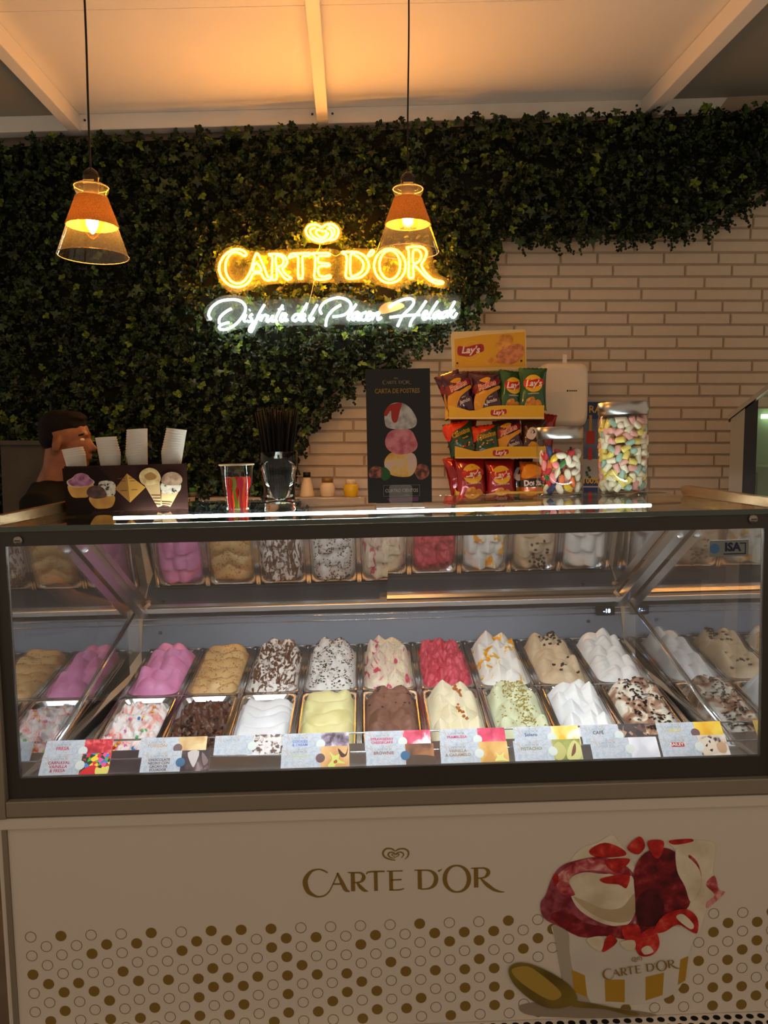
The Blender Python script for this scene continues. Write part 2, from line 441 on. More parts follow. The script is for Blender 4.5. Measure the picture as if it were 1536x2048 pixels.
# sprigs hanging over the ragged lower edge
for k in range(len(edge) - 1):
    a, b = edge[k], edge[k + 1]; n = max(2, int((b - a).length / 0.022))
    for j in range(n):
        p = a.lerp(b, (j + rl.random()) / n); L = rl.uniform(0.02, 0.085) * (1.3 if rl.random() < 0.2 else 0.8)
        st = Vector((p.x - 0.01 + rl.uniform(-0.02, 0.02), IV - rl.uniform(0.0, 0.05), p.z + 0.02)); mi = 0 if rl.random() < 0.7 else 1
        t = 0
        while t < L:
            q = st + Vector((0.4 * t * rl.uniform(0.3, 1), -0.1 * t, -t))
            for s in (-1, 1):
                put_leaf(q, Vector((rl.uniform(-0.4, 0.4), -1, rl.uniform(-0.2, 0.5))).normalized(), rl.uniform(0, 6.28), 0.016, 0.013, mi)
            t += 0.011
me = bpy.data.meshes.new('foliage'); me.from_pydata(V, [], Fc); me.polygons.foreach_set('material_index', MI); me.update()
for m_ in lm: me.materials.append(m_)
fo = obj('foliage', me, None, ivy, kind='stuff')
# large lobed ivy leaves, one by one
def ivy_leaf_mesh(seed, m_):
    r = random.Random(seed); b = BM(); c = b.verts.new((0, -0.004, 0)); ring = []
    lobes = [(-PI / 2, 0.25), (-0.75, 0.62), (0.05, 0.72), (0.85, 0.78), (PI / 2, 1.0)]
    pts = []
    for a, l in [(-1.2, 0.42), (-0.62, 0.66), (-0.15, 0.40), (0.35, 0.80), (0.95, 0.46), (PI / 2, 1.08)]: pts.append((a, l * r.uniform(0.92, 1.08)))
    full = pts + [(PI - a, l) for a, l in pts[-2::-1]] + [(-PI / 2, 0.16)]
    for a, l in full: ring.append(b.verts.new((0.04 * l * math.cos(a), 0.006 * l * (1 if l > 0.6 else -0.3) + r.uniform(-0.002, 0.002), 0.04 * l * math.sin(a))))
    for i in range(len(ring)): b.faces.new((c, ring[i], ring[(i + 1) % len(ring)]))
    me = bpy.data.meshes.new('ivy_leaf'); b.to_mesh(me); b.free(); me.materials.append(m_); return me
im = [mat('ivy_leaf_a', (24, 42, 16), 0.4), mat('ivy_leaf_b', (34, 56, 20), 0.4), mat('ivy_leaf_c', (50, 70, 26), 0.4)]
variants = [ivy_leaf_mesh(s, im[s % 3]) for s in range(6)]
k = 0
while k < 290:
    x = rl.uniform(-2.0, 2.05); z = rl.uniform(1.15, 3.25)
    if not inside(x, z, poly): continue
    o = obj('ivy_leaf', variants[rl.randrange(6)], None, ivy); s = rl.uniform(0.6, 1.0)
    o.matrix_local = T(x, IV - rl.uniform(0.05, 0.105), z) @ RZ(rl.uniform(-0.6, 0.6)) @ RX(rl.uniform(-0.7, 0.2)) @ RY(rl.uniform(0, 6.28)) @ Matrix.Diagonal((s, s, s, 1)); k += 1
for x, y, sp in ((855, 480, 2.8), (612, 478, 3.4), (452, 492, 1.2), (980, 598, 3.3), (1040, 482, 3.1), (1185, 480, 3.0)):
    p = at(x, y, IV - 0.07); o = obj('ivy_leaf', variants[1], None, ivy); o.matrix_local = T(*p) @ RY(sp)

# ================================================================== neon signs
NY = 3.80
orange = emit('orange_neon', (1.0, 0.335, 0.009), 84.0)
cool = emit('white_neon', (0.78, 1.0, 0.92), 17.0)
def acrylic(name, tint, d):
    m, t, out = nt(name)
    tr_ = t.nodes.new('ShaderNodeBsdfTransparent'); tr_.inputs[0].default_value = (0.96, 0.97, 0.96, 1)
    df = t.nodes.new('ShaderNodeBsdfTranslucent'); df.inputs[0].default_value = tint + (1,)
    d2 = t.nodes.new('ShaderNodeBsdfDiffuse'); d2.inputs[0].default_value = tint + (1,)
    m1 = t.nodes.new('ShaderNodeMixShader'); m2 = t.nodes.new('ShaderNodeMixShader'); m1.inputs[0].default_value = 0.5; m2.inputs[0].default_value = d
    t.links.new(df.outputs[0], m1.inputs[1]); t.links.new(d2.outputs[0], m1.inputs[2]); t.links.new(tr_.outputs[0], m2.inputs[1]); t.links.new(m1.outputs[0], m2.inputs[2]); t.links.new(m2.outputs[0], out.inputs[0]); return m
acr = acrylic('clear_acrylic', (0.9, 0.9, 0.88), 0.05)
acr_o = acrylic('lit_acrylic', (0.9, 0.9, 0.88), 0.050)
def np_(p, ox, oy, s, Y=NY): return at(ox + p[0] / s, oy + p[1] / s, Y)
def neon(name, strokes, ox, oy, s, rad, m_, parent, n=5):
    b = BM()
    for st, cl in strokes:
        add_tube(b, [np_(p, ox, oy, s) for p in cat(st, n, cl)], rad, 7, cl)
    return obj(name, b, m_, parent)
def board(b, pts, Y, ox, oy, s): add_prism(b, [np_(p, ox, oy, s, Y) for p in cat(pts, 4, True)], (0, 0.005, 0))
def standoffs(parent, spots):
    for x, y in spots:
        b = BM(); p = at(x, y, NY + 0.025); add_lathe(b, [(0.006, 0), (0.006, 0.10)], 8, M=T(*p) @ RX(-PI / 2)); obj('standoff', b, chrome, parent)
sg = thing('neon_logo_sign', "orange neon sign reading CARTE D'OR under a glowing heart emblem", 'neon sign')
A_, B_ = (420, 430, 5.908), (660, 430, 5.908)
neon('letter_c', [([(435,465),(400,425),(330,405),(250,420),(170,480),(120,570),(110,640),(130,720),(190,800),(270,845),(350,850),(430,820),(480,760),(500,705)], False),
                  ([(435,470),(405,485),(355,455),(300,440),(240,465),(195,540),(182,620),(200,710),(250,780),(320,810),(390,790),(440,735),(485,645),(530,490)], False)], *A_, 0.0052, orange, sg)
neon('letter_a', [([(500,700),(530,688),(600,690),(632,740),(672,770),(722,766),(715,740),(680,725),(640,620),(575,475),(545,458),(530,490)], False), ([(545,565),(512,660),(608,656)], True)], *A_, 0.0052, orange, sg, 4)
neon('letter_r', [([(690,468),(735,495),(735,600),(735,755),(785,758),(788,690),(790,622),(850,710),(905,762),(962,748),(895,700),(855,637),(892,600),(912,550),(880,490),(800,460)], True), ([(780,490),(840,492),(870,540),(850,592),(785,605)], True)], *A_, 0.0052, orange, sg, 3)
neon('letter_t', [([(930,508),(960,462),(1060,455),(1170,450),(1180,468),(1160,486),(1095,490),(1095,600),(1095,735),(1070,752),(1045,735),(1042,600),(1040,492),(985,490)], True)], *A_, 0.0052, orange, sg, 3)
neon('letter_e', [([(1200,455),(1300,450),(1405,452),(1405,482),(1290,488),(1282,560),(1400,575),(1402,602),(1288,610),(1285,700),(1340,728),(1412,712),(1408,748),(1242,755),(1242,620),(1240,490)], True)], *A_, 0.0052, orange, sg, 3)
neon('letter_d', [([(140,442),(220,436),(300,437),(390,470),(450,550),(457,620),(420,690),(340,740),(195,742),(195,610),(195,485)], True), ([(245,470),(310,480),(380,540),(396,600),(370,670),(310,710),(245,705)], True)], *B_, 0.0052, orange, sg, 4)
neon('apostrophe', [([(445,485),(490,420),(518,432),(490,472)], True)], *B_, 0.0052, orange, sg, 4)
def ell(cx, cy, rx, ry, n=20): return [(cx + rx * math.cos(2 * PI * k / n), cy + ry * math.sin(2 * PI * k / n)) for k in range(n)]
neon('letter_o', [(ell(707, 600, 186, 202), True), (ell(707, 590, 122, 172), True)], *B_, 0.0052, orange, sg, 2)
neon('letter_r', [([(905,388),(1000,372),(1095,382),(1142,440),(1122,515),(1080,590),(1130,680),(1220,762),(1330,788),(1320,812),(1230,800),(1130,730),(1040,635),(985,592),(985,730),(957,742),(930,722),(932,600),(930,425)], True), ([(985,420),(1050,420),(1080,480),(1050,548),(985,565)], True)], *B_, 0.0052, orange, sg, 3)
neon('heart_emblem', [([(1320,150),(1260,115),(1180,120),(1135,175),(1150,240),(1220,295),(1300,318),(1370,305),(1420,275),(1440,220),(1420,170),(1380,160)], False), ([(1320,150),(1380,110),(1450,110),(1510,160),(1515,220),(1480,280),(1415,300)], False),
      ([(1250,150),(1190,170),(1190,220),(1240,270),(1310,290),(1370,265),(1400,210)], False), ([(1320,190),(1275,172),(1252,210),(1290,250),(1325,268),(1370,235),(1372,195)], True), ([(1400,130),(1460,160),(1470,220),(1430,270)], False)], *A_, 0.0052, orange, sg)
b = BM(); board(b, [(60,620),(100,470),(220,380),(360,360),(470,420),(700,420),(1000,400),(1430,400),(1540,420),(1700,390),(1850,400),(2040,380),(2240,340),(2450,320),(2620,390),(2640,560),(2700,690),(2830,770),(2810,860),(2640,850),(2450,780),(2250,870),(2050,850),(1900,800),(1500,800),(1000,800),(620,830),(480,880),(300,910),(150,850)], NY + 0.016, *A_)
obj('acrylic_board', b, acr_o, sg)
b = BM(); board(b, [(1320,90),(1420,75),(1530,120),(1560,210),(1500,310),(1320,350),(1160,300),(1095,200),(1150,100),(1240,80)], NY + 0.016, *A_); obj('emblem_board', b, acr_o, sg)
standoffs(sg, ((436, 540), (560, 575), (700, 575), (660, 500)))
for w_ in ([(628, 562), (622, 590), (612, 622)], [(640, 486), (638, 498), (632, 503)], [(660, 506), (672, 512), (684, 504)]):
    b = BM(); add_tube(b, [at(x, y, NY + 0.03) for x, y in cat(w_, 5)], 0.0015, 5); obj('wire', b, mat('clear_wire', (180, 170, 150), 0.3), sg)

ws = thing('neon_script_sign', 'white neon handwriting reading Disfruta del Placer Helado below the orange letters', 'neon sign')
C_ = (400, 580, 5.486); RS = 0.0057
def sh_(st): return [(x + 1426, y) for x, y in st]
words = {
 'word_disfruta': [[(120,325),(95,270),(130,190),(220,125),(350,105),(450,125),(500,190),(480,270),(400,370),(310,425),(235,435),(210,410),(240,380),(320,355)], [(345,205),(270,250),(215,310),(212,370)],
   [(508,268),(482,330),(500,345)], [(542,222),(548,216)], [(578,265),(547,290),(570,325),(545,347),(515,340)], [(710,160),(650,260),(600,380),(565,455),(540,440),(570,380),(620,330),(665,298)],
   [(682,272),(668,342)], [(672,320),(700,280),(728,277)], [(748,275),(730,330),(752,345),(800,280)], [(804,276),(788,335),(812,342)], [(910,165),(850,270),(830,335),(852,345)], [(858,216),(918,205)], [(945,260),(905,265),(880,320),(902,345),(945,270)], [(950,262),(933,332),(970,325)]],
 'word_del': [[(1090,270),(1050,270),(1015,310),(1032,336),(1072,318),(1178,145)], [(1112,265),(1090,335)], [(1108,312),(1150,287),(1140,265),(1110,300),(1122,337),(1162,325)], [(1288,160),(1212,290),(1203,328),(1225,340),(1252,303)]],
 'word_placer': [[(1335,265),(1315,215),(1360,140),(1450,98),(1526,85),(1616,110),(1656,160),(1641,220),(1576,275),(1456,295)], [(1546,165),(1476,205),(1415,270),(1387,330),(1380,398)],
   sh_([(290,155),(220,260),(195,310),(217,330)]), sh_([(312,240),(265,260),(240,310),(265,327),(320,250)]), sh_([(324,244),(300,322),(332,325)]), sh_([(402,240),(355,265),(340,315),(370,332),(402,310)]), sh_([(405,300),(450,265),(435,240),(400,290),(415,332),(462,310)]), sh_([(478,248),(464,327)]), sh_([(468,310),(500,260),(540,250),(520,300),(532,327),(567,298)])],
 'word_helado': [sh_(q) for q in ([(645,190),(720,140),(820,100),(900,100),(920,140),(880,200),(800,280),(740,400)], [(1055,120),(980,230),(900,330),(875,400)], [(655,300),(800,282),(990,270)], [(1020,302),(1065,252),(1050,230),(1015,280),(1030,322),(1078,300)], [(1182,125),(1110,240),(1085,300),(1107,312)],
   [(1202,230),(1155,255),(1130,295),(1150,312),(1210,245)], [(1214,238),(1190,303),(1218,306)], [(1292,230),(1245,250),(1225,290),(1245,307),(1290,260),(1372,125)], [(1322,220),(1285,303)], [(1372,215),(1335,250),(1330,290),(1360,302),(1395,252)])]}
for w_, sts in words.items(): neon(w_, [(st, False) for st in sts], *C_, RS, cool, ws)
b = BM(); board(b, [(45,270),(70,180),(180,90),(330,50),(480,70),(560,130),(700,105),(900,100),(1180,80),(1330,90),(1500,30),(1640,60),(1740,110),(1960,150),(2120,110),(2300,45),(2380,70),(2500,60),(2830,60),(2860,180),(2840,300),(2720,365),(2400,370),(2330,440),(2180,455),(2050,370),(1700,385),(1450,380),(1390,445),(1340,400),(1240,385),(1000,390),(680,400),(590,510),(510,490),(520,410),(380,440),(240,490),(170,440),(160,350),(80,335)], NY + 0.016, *C_)
obj('acrylic_board', b, acr, ws); standoffs(ws, ((415, 640), (560, 596), (760, 655), (905, 605)))

b = BM(); add_prism(b, [at(x, y, NY + 0.022) for x, y in cat([(757, 622), (764, 610), (780, 604), (804, 607), (808, 614), (790, 622), (765, 628)], 4, True)], (0, 0.002, 0)); b.normal_update(); bmesh.ops.triangulate(b, faces=b.faces); obj('tape', b, mat('tan_tape', (196, 140, 70), 0.5), ws)
# ================================================================== pendant lamps
rim_m = mat('glass_rim', (214, 190, 150), 0.15, trans=0.6)
cord_m = mat('cord_fabric', (34, 24, 16), 0.8)
sock_m = mat('socket_bronze', (48, 30, 18), 0.35, 0.4)
shade_m = pane('shade_glass', (1.0, 0.93, 0.78), 0.05, fres=1.5)
def mix_translucent(m, col, k):  # mixes in warm translucency so shade glass and twine look lit
    t = m.node_tree; out = [n for n in t.nodes if n.type == 'OUTPUT_MATERIAL'][0]; src = out.inputs[0].links[0].from_socket
    tl = t.nodes.new('ShaderNodeBsdfTranslucent'); tl.inputs[0].default_value = col + (1,); mx = t.nodes.new('ShaderNodeMixShader'); mx.inputs[0].default_value = k
    t.links.new(src, mx.inputs[1]); t.links.new(tl.outputs[0], mx.inputs[2]); t.links.new(mx.outputs[0], out.inputs[0])
mix_translucent(shade_m, (0.95, 0.80, 0.55), 0.022)  # amber put into the glass for the look of bulb light
twine_m = ramp_mat('jute_twine', [(0.3, (120, 80, 30)), (0.7, (186, 134, 62))], 300, rough=0.8, bump=0.4)
bulb_m = emit('bulb_glow', (1.0, 0.56, 0.17), 720.0)
bulb_glass = pane('bulb_glass', (1.0, 0.80, 0.45), 0.02, fres=1.3)
mix_translucent(twine_m, (0.95, 0.62, 0.25), 0.12)
def pendant(px, py, Y, label, blen, rx):
    p = at(px, py, Y)      # centre of the lip of the shade
    r = thing('pendant_lamp', label, 'lamp', T(*p), 'glass pendant lamps over the display case')
    zc = (CEIL @ ((CEIL.inverted() @ p) * 1.0)).z
    q = CEIL.inverted() @ p; q.z = 0.0; ztop = (CEIL @ q).z - p.z
    b = BM(); add_tube(b, [(rx * (z / ztop) ** 2 - 0.0015 * math.sin(z * 9), 0, z) for z in [0.052 + (ztop - 0.052) * k / 24 for k in range(25)]], 0.0032, 6); obj('cord', b, cord_m, r)
    b = BM(); add_lathe(b, [(0.040, ztop - 0.002), (0.040, ztop - 0.012), (0.030, ztop - 0.024)], 20); obj('ceiling_rose', b, sock_m, r)
    b = BM(); add_lathe(b, [(0.021, -0.045), (0.022, 0.0), (0.022, 0.024), (0.0235, 0.026), (0.024, 0.030), (0.020, 0.044), (0.010, 0.052), (0.004, 0.056)], 20); sk = obj('socket', b, sock_m, r)
    b = BM(); add_box(b, -0.016, 0.016, -0.0235, -0.021, 0.004, 0.015); obj('socket_label', b, mat('aged_label', (196, 176, 130), 0.6), sk)
    KR, KZ = 0.94, 0.86
    prof = [(0.034, 0.002), (0.046, 0.006), (0.053, 0.000), (0.053, -0.010), (0.046, -0.026), (0.0455, -0.034), (0.050, -0.050), (0.079, -0.135), (0.109, -0.232), (0.110, -0.236)]
    prof = [(x * KR, z * KZ) for x, z in prof]
    b = BM(); add_lathe(b, prof, 48, False, False); gs = obj('glass_shade', b, shade_m, r)
    b = BM(); add_tube(b, [(prof[-1][0] * math.cos(2 * PI * k / 60), prof[-1][0] * math.sin(2 * PI * k / 60), prof[-1][1]) for k in range(60)], 0.0014, 6, True); obj('rim', b, rim_m, gs)
    b = BM(); add_tube(b, [(prof[2][0] * math.cos(2 * PI * k / 40), prof[2][0] * math.sin(2 * PI * k / 40), prof[2][1]) for k in range(40)], 0.0016, 6, True); obj('lip', b, rim_m, gs)
    b = BM(); pts = []
    turns = 22
    for k in range(turns * 18 + 1):
        t = k / (turns * 18); z = -0.036 - 0.098 * t; rr = (0.0455 + (0.050 - 0.0455) * min(1, (-z - 0.034) / 0.016)) if z > -0.05 else 0.050 + 0.029 * (-z - 0.05) / 0.085
        pts.append(((rr * KR + 0.0026) * math.cos(2 * PI * turns * t), (rr * KR + 0.0026) * math.sin(2 * PI * turns * t), z * KZ))
    add_tube(b, pts, 0.0025, 5); obj('twine_wrap', b, twine_m, r)
    b = BM(); add_lathe(b, [(0.012, -0.045), (0.014, -0.060), (0.030, -0.085), (0.034, -0.105), (0.030, -0.125), (0.016, -blen), (0.004, -blen - 0.012)], 20, False, True); obj('bulb', b, bulb_glass, r)
    b = BM(); add_lathe(b, [(0.004, -0.062), (0.014, -0.075), (0.018, -0.098), (0.013, -blen + 0.02), (0.004, -blen + 0.004)], 12); obj('filament', b, bulb_m, r)
    return r
pendant(182.5, 374, 2.38, 'glass pendant lamp with twine collar hanging above the stacked cups on the left', 0.140, -0.012)
pendant(816, 378, 2.62, "glass pendant lamp with twine collar hanging before the last letters of the orange sign", 0.120, 0.0)
# ================================================================== the ice cream display case
case = thing('ice_cream_display_case', 'wide white ice cream display case with lit glass top and gold dotted front', 'display case', CASE)
alu = mat('beige_aluminium', (150, 138, 120), 0.42, 0.35, var=0.03, vscale=4)
panel_m = mat('case_panel', (222, 212, 198), 0.38, var=0.02, vscale=3)
led_m = emit('led_white', (0.90, 0.95, 1.0), 82.0)
side_pane = pane('mirror_side_glass', (0.80, 0.82, 0.84), 0.34)
door_pane = pane('rear_door_glass', (0.62, 0.60, 0.58), 0.40)
front_pane = pane('front_glass', (0.98, 0.985, 0.985), fres=1.42)
top_pane = pane('top_glass', (0.86, 0.93, 0.90), 0.06)
HX = 0.84
def cbox(name, x0, x1, y0, y1, z0, z1, m_, parent=None, bev=0.0, label=None):
    b = BM(); add_box(b, x0, x1, y0, y1, z0, z1); o = obj(name, b, m_, parent or case, label)
    if bev: bevel(o, bev)
    return o
def slab(name, pts, x0, x1, m_, parent=None, label=None):   # outline in YZ pushed along X
    b = BM(); add_prism(b, [(x0, y, z) for y, z in pts], (x1 - x0, 0, 0)); return obj(name, b, m_, parent or case, label)
# cabinet
slab('body', [(0.0, 0.20), (0.0, 0.69), (0.004, 0.735), (0.02, 0.735), (0.02, 0.655), (0.99, 0.655), (0.99, 0.955), (1.05, 0.955), (1.05, 0.06), (0.06, 0.06), (0.06, 0.20)], -0.90, 0.90, panel_m)
for s in (-1, 1): cbox('well_side', s * 0.87 - 0.028, s * 0.87 + 0.028, 0.02, 0.985, 0.656, 0.735, panel_m)
slab('plinth', [(0.02, 0.0), (0.02, 0.06), (1.0, 0.06), (1.0, 0.0)], -0.88, 0.88, black_plastic)
gr_ = slab('vent_ledge', [(0.0, 0.165), (-0.002, 0.168), (-0.062, 0.152), (-0.066, 0.147), (-0.066, 0.03), (0.0, 0.03)], -0.89, 0.89, panel_m)
b = BM(); disc(b, 0, 0, 0.0088, 0, 14, rz=0.0062); sl = bpy.data.meshes.new('vent_slot'); b.to_mesh(sl); b.free(); sl.materials.append(mat('slot_black', (8, 7, 6), 0.9))
sl.transform(RX(-PI / 2 + math.atan(0.016 / 0.06)) )
for row in range(3):
    for k in range(34):
        x = 0.873 - 0.0262 * k - (0.0131 if row % 2 else 0); t = 0.22 + row * 0.27
        o = obj('vent_slot', sl, None, gr_); o.location = (x, -0.002 - 0.06 * t, 0.168 - 0.016 * t + 0.0006)
fp = cbox('front_panel', -0.874, 0.885, -0.006, 0.0, 0.17, 0.672, panel_m)
cbox('side_trim', -0.886, -0.8745, -0.012, 0.0, 0.17, 0.69, alu, bev=0.002)
cbox('top_lip', -0.888, 0.888, -0.016, 0.0, 0.672, 0.699, panel_m, bev=0.003)
cbox('bumper_rail', -0.866, 0.866, -0.024, 0.0, 0.705, 0.7405, alu, bev=0.002)
for s in (-1, 1):
    x0, x1 = (0.867, 0.903) if s > 0 else (-0.903, -0.867)
    cbox('corner_post', x0, x1, -0.024, 0.03, 0.70, 1.3425, alu, bev=0.003)
# printed front: logo, dots and rings, photo of a filled cup with spoon
def pp(x, y, d): 
    q = cpt(x, y, 1, -0.006 - d); return q
lc = pp(808, 1746, 0.0008); lw = (pp(1009, 1760, 0.0008) - pp(606, 1770, 0.0008)).x
lo = obj('logo_print', logo_mesh(lw), gold_ink, fp); lo.location = lc
G = (1000, 1640, 2.866)
def gp(x, y, d): return pp(G[0] + x / G[2], G[1] + y / G[2], d)
hull = [(215,480),(290,330),(420,215),(560,120),(650,80),(820,90),(1000,95),(1245,130),(1270,330),(1300,420),(1200,520),(1140,650),(1110,800),(1060,960),(850,1065),(600,1070),(400,1085),(250,1085),(120,1020),(45,900),(50,820),(200,800),(330,830),(310,620)]
hull_w = [((lambda q: (q.x, q.z))(gp(x, y, 0))) for x, y in hull]
bd = BM(); br = BM()
P0 = pp(61.2, 1874.3, 0.0006); PX = (pp(542, 1858, 0.0006) - pp(61.2, 1874.3, 0.0006)).x / 8
VP = 0.0452
for row in range(11):
    for B in (0, 1):
        for k in range(-1, 30):
            x = P0.x + PX * (k + (0.5 if B else 0)) ; z = P0.z - VP * row - (VP * 0.53 if B else 0)
            if x < -0.868 or x > 0.875 or z < 0.185: continue
            if inside(x, z, hull_w): continue
            q = row % 4; kk = k % 3
            if not B: fill = (kk == 1, kk == 2, kk == 0, False)[q]
            else: fill = (kk != 1, False, True, kk == 2)[q]
            if random.random() < 0.07: fill = not fill
            if x - 0.0128 < -0.872: 
                if fill: disc(bd, x, z, 0.0118, P0.y, 18)
                continue
            if fill: disc(bd, x, z, 0.0125, P0.y, 20)
            else: ringd(br, x, z, 0.0128, 0.0012, P0.y, 22)
obj('dot_print', bd, gold_ink, fp, kind='stuff'); obj('ring_print', br, mat('ring_ink', (122, 92, 64), 0.5), fp, kind='stuff')
def ink(name, c, var=0.0, sc=60): return mat('ink_' + name, c, 0.45, var=var, vscale=sc)
cream = ramp_mat('ink_cream', [(0.3, (206, 190, 160)), (0.6, (236, 226, 204))], 14, 3, 0.45); pinkr = ramp_mat('ink_pink', [(0.35, (150, 30, 40)), (0.5, (196, 90, 96)), (0.65, (226, 170, 160))], 40, 4, 0.45, dist=0.6)
dkred = ramp_mat('ink_dark_red', [(0.35, (76, 12, 22)), (0.55, (132, 22, 34)), (0.7, (176, 70, 70))], 34, 5, 0.45); berry = ramp_mat('ink_berry', [(0.35, (160, 20, 20)), (0.6, (206, 44, 36)), (0.75, (226, 96, 80))], 50, 4, 0.45)
cupw = ramp_mat('ink_cup', [(0.3, (204, 198, 186)), (0.7, (226, 220, 208))], 5, 2, 0.45); mauve = ramp_mat('ink_mauve', [(0.35, (120, 26, 44)), (0.6, (170, 80, 96))], 40, 4, 0.45)
spoon1 = ramp_mat('ink_spoon', [(0.35, (84, 70, 16)), (0.65, (130, 108, 36))], 8, 2, 0.4); spoon2 = ink('spoon_light', (176, 146, 62), 0.08, 10); goldp = ink('gold_stripe', (182, 140, 40), 0.06, 20)
layer = [0.0010]
def shape(pts, m_, name='photo_print', smooth=True):
    layer[0] += 0.00012; b = BM(); q = cat(pts, 4, True) if smooth else pts
    f = add_poly(b, [gp(x, y, layer[0]) for x, y in q]); b.normal_update(); bmesh.ops.triangulate(b, faces=b.faces); return obj(name, b, m_, fp)
shape([(120,1060),(300,1040),(500,1060),(760,1090),(900,1120),(700,1135),(300,1130),(140,1110)], ink('print_shadow', (150, 136, 116)))
shape([(400,240),(470,160),(560,130),(640,85),(690,140),(730,190),(760,300),(500,330),(400,300)], cream)
shape([(510,175),(600,130),(700,165),(715,205),(560,215)], berry)
shape([(960,120),(1100,112),(1225,130),(1232,200),(1220,310),(1250,400),(1285,425),(1190,500),(1140,640),(1060,650),(1000,500),(1010,200)], cream)
shape([(970,118),(1090,108),(1102,125),(1000,142)], berry); shape([(1180,370),(1230,320),(1255,400),(1288,418),(1190,505),(1185,470),(1230,430)], pinkr); shape([(1080,200),(1130,240),(1155,320),(1110,290)], pinkr)
shape([(305,600),(318,690),(340,820),(375,970),(440,1035),(640,1056),(840,1050),(990,1000),(1060,900),(1090,740),(1112,640),(900,600),(500,620)], cupw)
shape([(305,600),(318,690),(340,820),(375,970),(440,1035),(520,1047),(430,900),(400,760),(390,640)], ink('cup_shade', (176, 166, 148), 0.05, 6))
for st in ([(410,858),(486,890),(500,1016),(425,985)], [(600,915),(715,915),(715,1045),(605,1040)], [(835,900),(940,875),(932,1003),(835,1035)], [(1035,800),(1080,780),(1062,920),(1020,945)]): shape(st, goldp, smooth=False)
shape([(232,480),(262,430),(300,330),(360,260),(470,225),(580,212),(700,250),(775,330),(785,480),(760,600),(660,655),(480,665),(340,610),(250,560)], mauve)
shape([(400,340),(480,300),(600,310),(720,300),(770,350),(782,480),(750,580),(690,610),(580,590),(460,520),(405,430)], cream)
shape([(420,440),(500,520),(620,580),(740,580),(782,500),(770,420),(700,500),(600,510),(500,470)], ramp_mat('ink_cream_shade', [(0.3, (176, 156, 118)), (0.7, (206, 188, 150))], 10, 3, 0.45))
shape([(320,330),(440,240),(580,218),(700,255),(760,312),(690,325),(560,290),(450,300),(395,350),(430,430),(350,420)], pinkr)
shape([(770,290),(830,190),(940,160),(1020,200),(1055,300),(1090,430),(1070,510),(960,560),(900,640),(790,610),(775,450)], dkred)
shape([(780,470),(840,400),(900,420),(940,500),(900,600),(800,600)], ramp_mat('ink_deep_red', [(0.35, (40, 8, 16)), (0.65, (92, 16, 28))], 30, 4, 0.45))
shape([(1010,165),(1070,205),(1140,280),(1150,380),(1095,470),(1060,380),(1015,290)], cream)
shape([(290,560),(380,520),(480,585),(600,612),(770,600),(880,630),(780,690),(600,665),(450,668)], dkred)
for st in ([(728,160),(800,95),(832,150),(790,198)], [(848,122),(935,120),(930,190),(900,222),(862,180)], [(600,232),(740,222),(715,270),(655,300)], [(580,335),(735,312),(725,390),(680,370),(600,362)], [(585,755),(620,660),(672,690),(640,730)], [(700,615),(790,600),(800,670),(730,700)], [(775,690),(870,618),(915,700),(880,770),(800,776)], [(940,545),(1060,510),(1130,560),(1132,645),(1095,640),(1020,600),(940,642),(880,640)], [(305,320),(330,310),(335,350),(312,380)]): shape(st, berry)
shape([(1010,560),(1050,540),(1110,600),(1090,625)], cream); shape([(810,740),(850,720),(880,755),(830,772)], cream); shape([(500,680),(590,670),(580,750),(520,720)], cream); shape([(690,700),(770,690),(770,745),(720,740)], cream)
shape([(50,855),(100,820),(180,828),(300,880),(400,950),(440,1010),(430,1052),(340,1080),(250,1070),(150,1010),(72,930)], spoon1); shape([(70,855),(150,838),(215,870),(330,965),(350,1010),(290,1032),(180,975),(92,905)], spoon2)
shape([(425,1042),(560,1058),(700,1090),(800,1112),(745,1120),(600,1085),(430,1072)], spoon1)
c_ = obj('cup_logo_print', logo_mesh((gp(1030, 800, 0) - gp(585, 870, 0)).x), gold_ink, fp); c_.location = gp(808, 838, layer[0] + 0.0002); c_.rotation_euler = (0, -0.13, 0)
